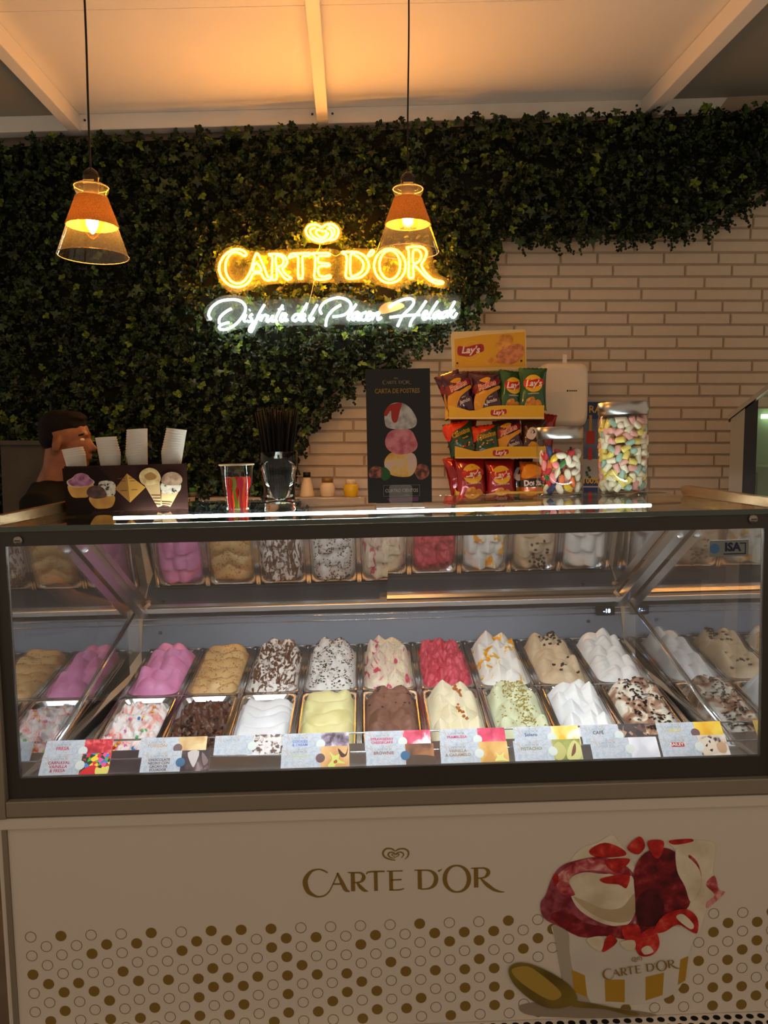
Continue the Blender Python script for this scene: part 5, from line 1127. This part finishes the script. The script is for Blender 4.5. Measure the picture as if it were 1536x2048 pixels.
b = BM(); add_poly(b, [(-hw * 0.92, -0.0008, -hh_ * 0.80), (hw * 0.97, -0.0008, -hh_ * 0.86), (hw * 0.97, -0.0008, hh_ * 0.86), (-hw * 0.2, -0.0008, hh_ * 0.78), (-hw * 0.92, -0.0008, hh_ * 0.62)]); obj('yellow_print', b, mat('sign_yellow', (222, 164, 24), 0.35, var=0.08, vscale=6), hs)
chipm = ramp_mat('chip_print', [(0.35, (196, 116, 24)), (0.6, (232, 168, 62)), (0.75, (214, 130, 80))], 24, 3, 0.4)
for i, pts in enumerate(([(0.15, -0.6), (0.3, -0.3), (0.55, -0.45), (0.5, -0.75)], [(-0.12, -0.55), (0.1, -0.35), (0.2, -0.6), (0.0, -0.72)], [(0.18, 0.35), (0.35, 0.75), (0.6, 0.72), (0.66, 0.2), (0.4, -0.05), (0.2, 0.05)], [(0.2, -0.2), (0.6, 0.25), (0.9, 0.2), (0.92, -0.3), (0.6, -0.72), (0.3, -0.6)])):
    b = BM(); add_poly(b, [(x * hw, -0.0012 - 0.0004 * i, z * hh_) for x, z in cat(pts, 5, True)]); b.normal_update(); bmesh.ops.triangulate(b, faces=b.faces); obj('chip_print', b, chipm if i < 3 else ramp_mat('chip_print_dark', [(0.35, (176, 96, 50)), (0.6, (222, 140, 90))], 40, 4, 0.4), hs)
brand(hs, 0.098, off=(-hw * 0.50, hh_ * 0.05), base=0.0006)
b = BM(); ringd(b, -hw * 0.47, hh_ * 0.02, 0.045, 0.0014, -0.0012); obj('ring_print', b, mat('ring_cream', (236, 196, 90), 0.4), hs)
for sx in (-0.86, 0.86):
    b = BM(); add_lathe(b, [(0.005, 0), (0.005, 0.002)], 12, M=T(sx * hw, -0.0014, -hh_ * 0.58) @ RX(PI / 2)); obj('sign_hole', b, black_plastic, hs)  # black discs stand in for the dark holes of the sign

def foil(name, c): return mat('foil_' + name, c, 0.22, 0.25, coat=0.6)
FO = {'purple': foil('purple', (66, 24, 44)), 'green': foil('green', (38, 84, 40)), 'red': foil('red', (150, 16, 14)), 'cheese': foil('cheese', (30, 66, 30)), 'orange': foil('orange', (196, 96, 16)), 'brown': foil('brown', (66, 34, 22)), 'teal': foil('teal', (60, 60, 70))}
sun = mat('print_yellow', (226, 176, 30), 0.35); gold_f = mat('print_gold_foil', (206, 146, 26), 0.3); blackp = mat('print_black', (20, 16, 14), 0.4); rred = mat('print_red', (190, 30, 34), 0.35); greyp = mat('print_silver', (206, 196, 190), 0.4); chipp = ramp_mat('bag_chip', [(0.35, (176, 100, 20)), (0.65, (226, 160, 60))], 40, 3, 0.4); orp = mat('print_orange', (222, 110, 20), 0.35)
def bag(kind, px, py, Y, w, h, roll, yaw, label, group, seed, lean=-0.16):
    """px, py: where the middle of the bag is; a filled pillow with crimped ends"""
    p = at(px, py, Y); t = thing('snack_bag', label, 'crisps', T(*p) @ RZ(yaw) @ RY(roll) @ RX(lean), group)
    off = Vector((seed * 3.1, seed * 1.7, 0.5)); T0 = 0.030
    def th(x, z):
        a = max(0.0, 1 - (2 * x / w) ** 2); c = max(0.0, 1 - (2 * z / h) ** 2)
        return 0.0015 + T0 * a ** 0.55 * c ** 0.5 + 0.0042 * noise.noise(Vector((x * 26, z * 26, 0)) + off) * (a * c) ** 0.3 + 0.002 * noise.noise(Vector((x * 70, z * 70, 3)) + off)
    b = BM(); nx, nz = 14, 20; g = {}
    for s in (-1, 1):
        for j in range(nz + 1):
            for i in range(nx + 1):
                z = (-0.5 + j / nz) * h; pinch = 1 - 0.10 * max(0, 1 - (2 * z / h) ** 2) ** 0.5; x = (-0.5 + i / nx) * w * pinch
                g[s, i, j] = b.verts.new((x, s * th(x / pinch, z), z + (0.003 if (i % 2 and j in (0, nz)) else 0)))
        for j in range(nz):
            for i in range(nx): b.faces.new((g[s, i, j], g[s, i + 1, j], g[s, i + 1, j + 1], g[s, i, j + 1])).smooth = True
    bmesh.ops.remove_doubles(b, verts=b.verts, dist=0.0002)
    base = {'ruffles': 'purple', 'lays_green': 'green', 'lays_red': 'red', 'cheetos': 'cheese', 'doritos': 'orange', 'brown': 'brown', 'red': 'red', 'purple': 'purple', 'green': 'green'}[kind]
    obj('pouch', b, FO[base], t)
    d = [0.0006]
    def fn(x, z, e): return (x, -th(x, z) - e - 0.0008, z)
    def blob(pts, m_, name='print'):
        d[0] += 0.0004; bb = BM(); q = [(x * w / 2, z * h / 2) for x, z in cat(pts, 3, True)]
        add_poly(bb, [(x, 0, z) for x, z in q]); bb.normal_update(); bmesh.ops.triangulate(bb, faces=bb.faces)
        bmesh.ops.subdivide_edges(bb, edges=bb.edges, cuts=2, use_grid_fill=True)
        for v in bb.verts: v.co = fn(v.co.x, v.co.z, d[0])
        return obj(name, bb, m_, t)
    def word(s, size, x, z, m_, rot=0.0, shear=0.0, bold=0.0006, sx=1.0):
        d[0] += 0.0005; me = text(s, size, shear=shear, bold=bold, sx=sx)
        for v in me.vertices:
            X, Z = v.co.x, v.co.z; X, Z = X * math.cos(rot) - Z * math.sin(rot) + x * w / 2, X * math.sin(rot) + Z * math.cos(rot) + z * h / 2; v.co = fn(X, Z, d[0])
        return obj('lettering', me, m_, t)
    if kind == 'ruffles':
        blob([(-0.9, -0.3), (-0.6, 0.15), (0.0, 0.1), (0.85, 0.35), (0.9, 0.2), (0.3, -0.05), (-0.1, -0.3), (-0.3, -0.9), (-0.85, -0.9)], gold_f); blob([(-0.3, -0.85), (-0.15, -0.35), (0.4, -0.2), (0.85, -0.3), (0.8, -0.85)], FO['purple']); blob([(-0.5, 0.62), (0.0, 0.78), (0.3, 0.7), (0.0, 0.5)], gold_f)
        blob([(-0.92, 0.02), (-0.85, 0.42), (0.0, 0.52), (0.86, 0.72), (0.9, 0.42), (0.1, 0.24), (-0.6, 0.0)], mat('print_dark_red', (120, 16, 24), 0.35))
        word('Ruffles', 0.036, 0.0, 0.36, lwhite, 0.30, 0.2, 0.0022, 0.86); word('Ruffles', 0.036, 0.0, 0.36, rred, 0.30, 0.2, 0.0004, 0.86); word('Jamón', 0.024, 0.25, -0.42, greyp, 0.22, 0.25, 0.0006, 0.85); word('sabor', 0.009, 0.2, -0.22, greyp, 0.22, 0.2, 0.0001)
    elif kind.startswith('lays'):
        circ = [(0.62 * math.cos(2 * PI * k / 14), 0.22 + 0.62 * w / h * math.sin(2 * PI * k / 14)) for k in range(14)]
        blob(circ, sun); 
        bb = BM(); d[0] += 0.0004; q = cat([(-0.64, 0.14), (-0.60, 0.42), (-0.2, 0.38), (0.2, 0.44), (0.66, 0.46), (0.68, 0.2), (0.3, 0.12), (0.0, 0.03), (-0.45, 0.05)], 4, True); bb.free(); blob([(-0.66, 0.10), (-0.62, 0.40), (-0.2, 0.36), (0.2, 0.42), (0.66, 0.44), (0.70, 0.18), (0.3, 0.10), (0.0, 0.00), (-0.45, 0.03)], rred, 'ribbon_print')
        word("Lay's", 0.040, 0.0, 0.21, lwhite, 0.06, 0.25, 0.0012, 0.95)
        word('CAMPESINAS' if kind == 'lays_green' else 'AL PUNTO DE SAL', 0.0085, 0.0, -0.27, greyp, 0.08, 0.0, 0.0002)
        blob([(-0.5, -0.9), (-0.45, -0.55), (0.0, -0.42), (0.2, -0.7), (0.1, -0.92)], chipp); blob([(0.0, -0.92), (0.2, -0.55), (0.5, -0.6), (0.6, -0.9)], chipp)
    elif kind == 'cheetos':
        blob([(-0.97, 0.1), (-0.95, 0.95), (0.7, 0.95), (0.2, 0.62), (-0.5, 0.42), (-0.75, 0.0)], mat('print_bright_red', (206, 44, 14), 0.3)); word('Cheetos', 0.030, 0.0, 0.30, sun, 0.2, 0.1, 0.0018, 0.85); word('Cheetos', 0.030, 0.0, 0.30, blackp, 0.2, 0.1, 0.0001, 0.85)
        rr_ = random.Random(seed)
        for k in range(12):
            x, z = rr_.uniform(-0.8, 0.8), rr_.uniform(-0.85, -0.1); blob([(x - 0.07, z - 0.03), (x, z + 0.05), (x + 0.08, z + 0.02), (x + 0.02, z - 0.05)], rr_.choice((sun, orp, greyp, rred)))
        word('Pandilla', 0.010, 0.2, -0.02, sun, 0.2, 0.1, 0.0001)
    elif kind == 'doritos':
        blob([(-0.9, 0.2), (-0.5, 0.85), (0.4, 0.7), (0.8, 0.2), (0.2, 0.3), (-0.4, 0.1)], mat('print_flame', (232, 150, 30), 0.3)); blob([(-0.95, -0.35), (-0.9, 0.0), (0.9, 0.12), (0.95, -0.28)], blackp); word('Doritos', 0.036, 0.0, -0.14, lwhite, 0.08, 0.0, 0.0016, 0.85)
    elif kind == 'brown':
        blob([(-0.6, 0.0), (-0.3, 0.5), (0.2, 0.4), (0.1, 0.0), (-0.2, -0.2)], greyp); blob([(-0.3, 0.15), (-0.1, 0.4), (0.05, 0.2)], blackp); blob([(-0.5, -0.8), (-0.2, -0.3), (0.4, -0.5), (0.3, -0.9)], gold_f)
    return t
gA, gB, gC = 'snack bags in the top tray', 'snack bags in the middle tray', 'snack bags in the bottom tray'
bag('ruffles', 917, 789, 3.54, 0.132, 0.185, -0.16, 0.10, 'purple crisp bag with red lettering at the left end of the top yellow tray', gA, 1)
bag('ruffles', 973, 788, 3.54, 0.132, 0.185, -0.05, 0.0, 'purple crisp bag with red lettering second from left in the top yellow tray', gA, 2)
bag('lays_green', 1022, 783, 3.56, 0.125, 0.190, 0.10, 0.25, 'green crisp bag tilted and half hidden by its neighbour in the top tray', gA, 3)
bag('lays_green', 1065, 779, 3.54, 0.132, 0.195, 0.02, -0.05, 'green crisp bag with yellow disc at the right end of the top tray', gA, 4)
bag('ruffles', 906, 783, 3.62, 0.125, 0.18, -0.35, 0.1, 'purple crisp bag peeking out behind the leftmost bag of the top tray', gA, 5)
bag('purple', 950, 782, 3.62, 0.130, 0.18, 0.05, 0.0, 'dark purple bag end showing between the two purple bags of the top tray', gA, 6)
bag('green', 992, 780, 3.64, 0.125, 0.175, -0.05, 0.1, 'green bag end hidden behind the purple and green bags of the top tray', gA, 7)
bag('cheetos', 922, 878, 3.54, 0.140, 0.160, -0.22, 0.1, 'green and red snack bag at the left end of the middle yellow tray', gB, 8)
bag('cheetos', 972, 883, 3.54, 0.130, 0.150, -0.10, 0.0, 'green and red snack bag slumped second from left in the middle tray', gB, 9)
bag('ruffles', 1017, 876, 3.55, 0.130, 0.170, -0.14, -0.05, 'purple crisp bag with red lettering in the middle yellow tray', gB, 10)
bag('brown', 1066, 875, 3.55, 0.120, 0.165, 0.05, 0.0, 'brown snack bag with pale print behind the jar lid in the middle tray', gB, 11)
bag('red', 925, 866, 3.63, 0.13, 0.155, 0.1, 0.0, 'red bag end rising behind the green snack bag of the middle tray', gB, 12)
bag('red', 1085, 863, 3.62, 0.12, 0.17, 0.15, 0.0, 'red bag end sticking out at the right of the middle tray', gB, 13)
bag('lays_red', 942, 958, 3.53, 0.148, 0.185, -0.03, 0.20, 'red crisp bag with yellow disc in front at the left of the bottom tray', gC, 14)
bag('lays_red', 1001, 960, 3.54, 0.140, 0.180, -0.04, 0.05, 'red crisp bag with yellow disc in the middle of the bottom tray', gC, 15)
bag('doritos', 1067, 962, 3.54, 0.135, 0.175, 0.02, 0.0, 'orange tortilla chip bag with white lettering on black in the bottom tray', gC, 16)
bag('red', 921, 950, 3.60, 0.140, 0.180, -0.20, 0.2, 'shiny red bag leaning at the left behind the front red bag of the bottom tray', gC, 17)
bag('red', 957, 945, 3.64, 0.140, 0.175, 0.05, 0.0, 'dark red bag behind the two red bags of the bottom tray', gC, 18)
bag('red', 995, 946, 3.66, 0.140, 0.170, -0.05, 0.0, 'dark red bag rearmost of the bottom tray', gC, 19)
bag('brown', 1042, 955, 3.60, 0.130, 0.175, -0.08, 0.0, 'brown bag between the red and the orange bags of the bottom tray', gC, 20)

# ================================================================== wall fittings, bottles and the rest of the back
A = at(1131, 789, 3.86); dw = (at(1180, 789, 3.78) - at(1084, 789, 3.78)).x / 2; dh = (at(1131, 724, 3.78) - at(1131, 854, 3.78)).z / 2
ds = thing('towel_dispenser', 'cream paper towel dispenser with rounded cover on the brick wall', 'dispenser', T(at(1131, 789, 3.78).x, 3.78, at(1131, 789, 3.78).z))
b = BM(); Q = 24
def sup(a, w, h, e): c, s_ = math.cos(a), math.sin(a); return (w * abs(c) ** (2 / e) * (1 if c > 0 else -1), h * abs(s_) ** (2 / e) * (1 if s_ > 0 else -1))
rings = []
for yy, sc_ in ((0.0, 0.80), (0.004, 0.88), (0.014, 0.95), (0.034, 0.99), (0.07, 1.0), (0.21, 1.0)):
    rings.append([b.verts.new((x * sc_ ** 0.7, yy, z * sc_)) for x, z in [sup(2 * PI * k / 40, dw, dh, 7) for k in range(40)]])
for a_, c_ in zip(rings, rings[1:]):
    for k in range(40): b.faces.new((a_[k], a_[(k + 1) % 40], c_[(k + 1) % 40], c_[k])).smooth = True
b.faces.new(rings[0][::-1]); b.faces.new(rings[-1]); obj('cover', b, mat('dispenser_cream', (226, 212, 190), 0.35), ds)
b = BM(); add_box(b, -0.012, 0.008, 0.02, 0.024, dh - 0.004, dh + 0.038); obj('key_tab', b, mat('tab_white', (230, 216, 196), 0.4), ds)
b = BM(); add_box(b, 0.006, 0.014, -0.0012, 0.001, 0.014, 0.022); obj('badge', b, blackp, ds)
for k in range(4):
    b = BM(); add_box(b, 0.018 + 0.010 * k, 0.025 + 0.010 * k, -0.0012, 0.001, 0.015, 0.021); obj('badge', b, blackp, ds)
pt = thing('wall_poster', 'blue and white drinks poster on the brick wall behind the two candy jars', 'poster')
P0_, P1_ = at(1164, 986, 3.975), at(1292, 804, 3.975)
b = BM(); add_box(b, P0_.x, P1_.x, 3.97, 3.974, P0_.z, P1_.z); obj('sheet', b, mat('poster_blue', (40, 62, 112), 0.5, var=0.2, vscale=6), pt)
def pprint(x0, y0, x1, y1, m_, d): 
    a, c = at(x0, y1, 3.97 - d), at(x1, y0, 3.97 - d); bb = BM(); add_poly(bb, [(a.x, 3.97 - d, a.z), (c.x, 3.97 - d, a.z), (c.x, 3.97 - d, c.z), (a.x, 3.97 - d, c.z)]); obj('poster_print', bb, m_, pt)
pprint(1166, 838, 1290, 932, ramp_mat('poster_photo', [(0.35, (60, 74, 110)), (0.55, (110, 120, 140)), (0.7, (150, 150, 150))], 8, 3, 0.5), 0.0005); pprint(1164, 918, 1292, 975, mat('poster_pale', (176, 172, 166), 0.5), 0.0008); pprint(1166, 958, 1292, 972, mat('poster_blue_band', (50, 60, 110), 0.5), 0.0011)
for (x0, y0, x1, y1, c) in ((1178, 830, 1184, 862, (206, 150, 40)), (1172, 862, 1190, 888, (190, 50, 30)), (1176, 896, 1184, 920, (200, 40, 40)), (1230, 850, 1244, 884, (200, 90, 30))): pprint(x0, y0, x1, y1, tint(c), 0.0014)
q = at(1190, 819, 3.967); o = obj('lettering', text('RA', 0.052, bold=0.001), sun, pt); o.location = q; q = at(1181, 962, 3.967); o = obj('lettering', text('100%', 0.040, bold=0.001), sun, pt); o.location = q
b = BM(); a_ = at(1176, 945, 3.967)
for k in range(5): disc(b, a_.x + 0.009 * math.cos(k * 1.9), a_.z + 0.012 * (k - 2), 0.008, 3.9675 - 0.0002 * k, 8)
obj('plant_print', b, tint((60, 90, 50)), pt, kind='stuff')
def lathe_thing(name, px, py, Y, parts, label, cat_, group=None):
    p = at(px, py, Y); t = thing(name, label, cat_, T(p.x, Y, SHZ + 0.0005), group)
    for nm, prof, m_ in parts:
        bb = BM(); add_lathe(bb, prof, 24); obj(nm, bb, m_, t)
    return t
cw = mat('bottle_cream', (226, 196, 150), 0.4); gcap = mat('cap_gold', (150, 110, 50), 0.35, 0.5)
lathe_thing('squeeze_bottle', 614, 992, 3.90, [('bottle_body', [(0.036, 0), (0.038, 0.006), (0.030, 0.05), (0.020, 0.090), (0.018, 0.098)], cw), ('cap', [(0.019, 0.098), (0.019, 0.122), (0.017, 0.124)], black_plastic)], 'cream conical sauce bottle with black cap on the wall shelf', 'bottle')
lathe_thing('sauce_jar', 655, 992, 3.90, [('jar_body', [(0.030, 0), (0.034, 0.004), (0.038, 0.035), (0.036, 0.055), (0.028, 0.072)], cw), ('cap', [(0.029, 0.072), (0.029, 0.092), (0.027, 0.095)], gcap)], 'cream rounded sauce jar with gold lid on the wall shelf', 'jar')
lathe_thing('yellow_jar', 702, 992, 3.90, [('jar_body', [(0.029, 0), (0.032, 0.004), (0.038, 0.040), (0.036, 0.056), (0.028, 0.064)], mat('mustard', (226, 176, 20), 0.35)), ('cap', [(0.027, 0.064), (0.026, 0.086), (0.024, 0.088)], cw)], 'yellow rounded sauce jar with white lid on the wall shelf', 'jar')
lathe_thing('small_bottle', 387, 990, 3.90, [('bottle_body', [(0.024, 0), (0.025, 0.02), (0.018, 0.026)], mat('bottle_clear', (120, 110, 90), 0.2)), ('cap', [(0.022, 0.026), (0.022, 0.044), (0.020, 0.046)], mat('cap_green', (70, 130, 40), 0.4))], 'small bottle with green cap low on the shelf beside the cup box', 'bottle')
lathe_thing('brown_bottle', 415, 990, 3.90, [('bottle_body', [(0.028, 0), (0.030, 0.03), (0.020, 0.062), (0.012, 0.075)], mat('brown_glass', (60, 26, 12), 0.1, coat=0.6)), ('cap', [(0.013, 0.075), (0.013, 0.092)], black_plastic)], 'dark brown bottle on the shelf between cup box and spoon cup', 'bottle')
# refrigerated cabinet at the right, its end towards us
fg = thing('refrigerated_cabinet', 'grey refrigerated cabinet with sloping roof and greenish lit glass end at the right edge', 'fridge')
FO_ = at(1462, 838, 3.46); FM = T(FO_.x, FO_.y, 0) @ RZ(-0.43); fg.matrix_world = FM; FI = FM.inverted()
def fpt(x, y):                     # on the end face of the cabinet, in its own frame
    o_ = FI @ CAM; d_ = FI.to_3x3() @ ray(x, y); q_ = o_ + d_ * (-o_.y / d_.y); return q_.x, q_.z
FY = 0.0
x0, z0 = fpt(1462, 838); x1, z1 = fpt(1536, 781); zb = -0.03; xg = fpt(1487, 900)[0]; xk = fpt(1513, 900)[0]; XR = x0 + 0.62
slope = (z1 - z0) / (x1 - x0); grey_f = mat('fridge_grey', (150, 140, 122), 0.4, 0.3)
b = BM(); add_prism(b, [(x0, FY, zb), (xg, FY, zb), (xg, FY, z0 + slope * (xg - x0)), (x0, FY, z0)], (0, 0.38, 0)); obj('end_post', b, grey_f, fg)
b = BM(); add_prism(b, [(x0 - 0.012, FY - 0.006, z0 - 0.004), (x0 - 0.012, FY - 0.006, z0 + 0.018), (XR, FY - 0.006, z0 + slope * (XR - x0) + 0.03), (XR, FY - 0.006, z0 + slope * (XR - x0))], (0, 0.39, 0)); obj('roof', b, grey_f, fg)
b = BM(); add_prism(b, [(xg, FY + 0.004, zb), (xk, FY + 0.004, zb), (xk, FY + 0.004, z0 + slope * (xk - x0) - 0.005), (xg, FY + 0.004, z0 + slope * (xg - x0) - 0.005)], (0, 0.36, 0)); obj('gasket', b, black_plastic, fg)
b = BM(); add_box(b, xk, XR, FY + 0.34, FY + 0.38, zb, z0 + 0.06); obj('inner_wall', b, mat('fridge_inside', (176, 196, 160), 0.4), fg)
b = BM(); add_box(b, xk, XR, FY + 0.02, FY + 0.34, zb, 0.9); obj('lower_body', b, grey_f, fg)
zs = fpt(1520, 931)[1]; b = BM(); add_box(b, xk, XR, FY + 0.03, FY + 0.33, zs - 0.006, zs); obj('shelf', b, mat('shelf_glass', (150, 190, 120), 0.2), fg)
zl = fpt(1520, 829)[1]; b = BM(); add_box(b, xk + 0.02, XR, FY + 0.30, FY + 0.33, zl - 0.006, zl + 0.014); obj('light_tube', b, emit('fridge_light', (0.86, 1.0, 0.72), 3.0), fg)
b = BM(); add_prism(b, [(xk, FY + 0.002, 0.9), (XR, FY + 0.002, 0.9), (XR, FY + 0.002, z0 + slope * (XR - x0) - 0.01), (xk, FY + 0.002, z0 + slope * (xk - x0) - 0.01)], (0, 0.004, 0)); obj('end_glass', b, pane('fridge_glass', (0.86, 0.92, 0.86)), fg)
# grey post behind the person
b = BM(); p = at(52, 890, 3.62); add_box(b, p.x - 0.09, p.x + 0.10, 3.56, 3.72, 0.966, p.z); add_box(b, p.x - 0.11, p.x + 0.12, 3.54, 3.74, p.z, p.z + 0.02)
tag(obj('wooden_post', b, mat('post_grey', (66, 60, 52), 0.7, var=0.2, vscale=14)), 'grey wooden post standing on the counter behind the person', 'bin')

# ================================================================== the person behind the counter
PX_, PY_ = at(136, 880, 3.18).x, 3.18
HZ = at(136, 884, 3.18).z          # middle of the head
pm = T(PX_, PY_, 0) @ RZ(0.08)
per = thing('person', 'person with short dark hair in a black shirt, seen in profile behind the cup box', 'person', pm)
skin = ramp_mat('skin', [(0.35, (104, 60, 34)), (0.65, (128, 78, 46))], 20, 3, 0.5, sss=0.1); hair_m = mat('dark_hair', (8, 6, 5), 0.8, bump=0.6, bscale=300, spec=0.2); cloth = mat('black_shirt', (9, 8, 8), 0.9, var=0.1, vscale=20, spec=0.2); jeans = mat('dark_trousers', (24, 24, 30), 0.8)
def limb(b, pts, rad, n=12): add_tube(b, pts, rad, n)
H = HZ; FL_ = -0.03
b = BM()
# head looks along +X
add_ball(b, (-0.012, 0, H + 0.032), (0.098, 0.074, 0.088), 20, 14); add_ball(b, (0.030, 0, H - 0.020), (0.062, 0.060, 0.085), 18, 12); add_ball(b, (0.052, 0, H - 0.084), (0.030, 0.032, 0.026), 12, 8)
add_ball(b, (0.015, 0, H - 0.068), (0.060, 0.052, 0.034), 14, 8)
add_ball(b, (0.075, 0, H + 0.030), (0.016, 0.045, 0.014), 12, 8)                      # brow
limb(b, [(0.082, 0, H + 0.014), (0.094, 0, H - 0.010), (0.106, 0, H - 0.028), (0.098, 0, H - 0.038)], [0.009, 0.010, 0.012, 0.010], 8)   # nose
for s in (-1, 1): add_ball(b, (0.090, s * 0.011, H - 0.034), (0.010, 0.008, 0.007), 8, 6); add_ball(b, (0.058, s * 0.034, H - 0.010), (0.020, 0.018, 0.020), 10, 6)
add_ball(b, (0.082, 0, H - 0.056), (0.014, 0.024, 0.0065), 10, 6); add_ball(b, (0.080, 0, H - 0.068), (0.014, 0.022, 0.0075), 10, 6)                # lips
for s in (-1, 1): add_ball(b, (-0.022, s * 0.076, H - 0.012), (0.020, 0.010, 0.033), 12, 8, M=Matrix.Rotation(0.25, 3, 'Y'))
limb(b, [(-0.030, 0, H - 0.03), (-0.045, 0, H - 0.11), (-0.062, 0, H - 0.19)], [0.060, 0.058, 0.075], 14)
S = H - 0.215                       # shoulder height
limb(b, [(-0.06, 0, S + 0.03), (-0.06, 0, S - 0.10), (-0.055, 0, S - 0.30), (-0.05, 0, S - 0.50), (-0.05, 0, S - 0.58)], [0.08, 0.125, 0.12, 0.125, 0.12], 16)
for s in (-1, 1):
    limb(b, [(-0.06, s * 0.05, S - 0.01), (-0.06, s * 0.185, S - 0.04), (-0.05, s * 0.215, S - 0.18), (-0.03, s * 0.225, S - 0.31), (0.06, s * 0.20, S - 0.40), (0.19, s * 0.17, S - 0.44)], [0.055, 0.060, 0.048, 0.040, 0.036, 0.027], 12)
    limb(b, [(0.18, s * 0.17, S - 0.44), (0.23, s * 0.168, S - 0.455), (0.265, s * 0.166, S - 0.465)], [0.026, 0.034, 0.024], 10)
    for f in range(4): limb(b, [(0.255, s * (0.166 + (f - 1.5) * 0.017), S - 0.465), (0.295 - abs(f - 1.4) * 0.005, s * (0.166 + (f - 1.5) * 0.019), S - 0.478), (0.322 - abs(f - 1.4) * 0.008, s * (0.166 + (f - 1.5) * 0.019), S - 0.497)], [0.010, 0.009, 0.007], 8)
    limb(b, [(0.215, s * 0.148, S - 0.455), (0.245, s * 0.120, S - 0.47), (0.268, s * 0.112, S - 0.485)], [0.012, 0.010, 0.008], 8)
    limb(b, [(-0.05, s * 0.085, S - 0.56), (-0.04, s * 0.095, S - 0.75), (-0.035, s * 0.10, S - 0.95), (-0.05, s * 0.10, S - 1.15), (-0.06, s * 0.10, FL_ + 0.06)], [0.095, 0.08, 0.058, 0.052, 0.038], 12)
    limb(b, [(-0.085, s * 0.10, FL_ + 0.045), (0.02, s * 0.105, FL_ + 0.035), (0.13, s * 0.11, FL_ + 0.028)], [0.040, 0.038, 0.028], 10)
body = obj('body', b, skin, per)
rm = body.modifiers.new('remesh', 'REMESH'); rm.mode = 'VOXEL'; rm.voxel_size = 0.006; rm.use_smooth_shade = True
sm = body.modifiers.new('smooth', 'SMOOTH'); sm.factor = 0.5; sm.iterations = 3
b = BM()
for s in (-1, 1): add_ball(b, (0.0655, s * 0.034, H + 0.009), (0.0115, 0.013, 0.0075), 12, 8)
for f in b.faces: f.smooth = True
obj('eyes', b, mat('eye_white', (206, 190, 176), 0.2), per, kind='stuff')
b = BM()   # hair: cap on the crown, short at the sides, dark brow
add_ball(b, (-0.020, 0, H + 0.062), (0.098, 0.0765, 0.066), 22, 14, jit=0.02); add_ball(b, (-0.052, 0, H + 0.022), (0.062, 0.0745, 0.066), 20, 12, jit=0.01); add_ball(b, (0.012, 0, H + 0.096), (0.066, 0.062, 0.032), 18, 10, jit=0.05); add_ball(b, (-0.03, 0, H + 0.100), (0.066, 0.062, 0.032), 18, 10, jit=0.05)
hr = obj('hair', b, hair_m, per); rm = hr.modifiers.new('remesh', 'REMESH'); rm.mode = 'VOXEL'; rm.voxel_size = 0.006
b = BM()
for s in (-1, 1): limb(b, [(0.078, s * 0.018, H + 0.027), (0.074, s * 0.036, H + 0.032), (0.058, s * 0.050, H + 0.026)], [0.004, 0.005, 0.003], 6)
obj('eyebrows', b, hair_m, per, kind='stuff')
b = BM()
limb(b, [(-0.062, 0, S + 0.055), (-0.06, 0, S - 0.0), (-0.06, 0, S - 0.10), (-0.055, 0, S - 0.30), (-0.05, 0, S - 0.50), (-0.05, 0, S - 0.60)], [0.082, 0.115, 0.145, 0.140, 0.142, 0.142], 18)
for s in (-1, 1): limb(b, [(-0.06, s * 0.05, S + 0.0), (-0.06, s * 0.185, S - 0.035), (-0.05, s * 0.218, S - 0.18), (-0.035, s * 0.226, S - 0.25)], [0.068, 0.074, 0.062, 0.062], 14)
so = obj('shirt', b, cloth, per); rm = so.modifiers.new('remesh', 'REMESH'); rm.mode = 'VOXEL'; rm.voxel_size = 0.010; rm.use_smooth_shade = True; sm = so.modifiers.new('smooth', 'SMOOTH'); sm.iterations = 4
b = BM()
limb(b, [(-0.05, 0, S - 0.48), (-0.05, 0, S - 0.62)], [0.135, 0.14], 16)
for s in (-1, 1): limb(b, [(-0.05, s * 0.085, S - 0.55), (-0.04, s * 0.095, S - 0.75), (-0.035, s * 0.10, S - 0.95), (-0.05, s * 0.10, S - 1.15), (-0.06, s * 0.10, FL_ + 0.08)], [0.110, 0.096, 0.075, 0.068, 0.060], 14)
tro = obj('trousers', b, jeans, per); rm = tro.modifiers.new('remesh', 'REMESH'); rm.mode = 'VOXEL'; rm.voxel_size = 0.012; rm.use_smooth_shade = True
for s in (-1, 1):
    b = BM(); limb(b, [(-0.095, s * 0.10, FL_ + 0.045), (0.02, s * 0.105, FL_ + 0.042), (0.14, s * 0.11, FL_ + 0.032)], [0.046, 0.046, 0.034], 12); obj('shoe', b, black_plastic, per)
# plain floor behind the case that the person and the back counter stand on
bm = BM(); add_box(bm, -3.2, 3.2, 2.75, 4.0, -0.08, -0.03); struct(obj('floor_back', bm, floor_m))
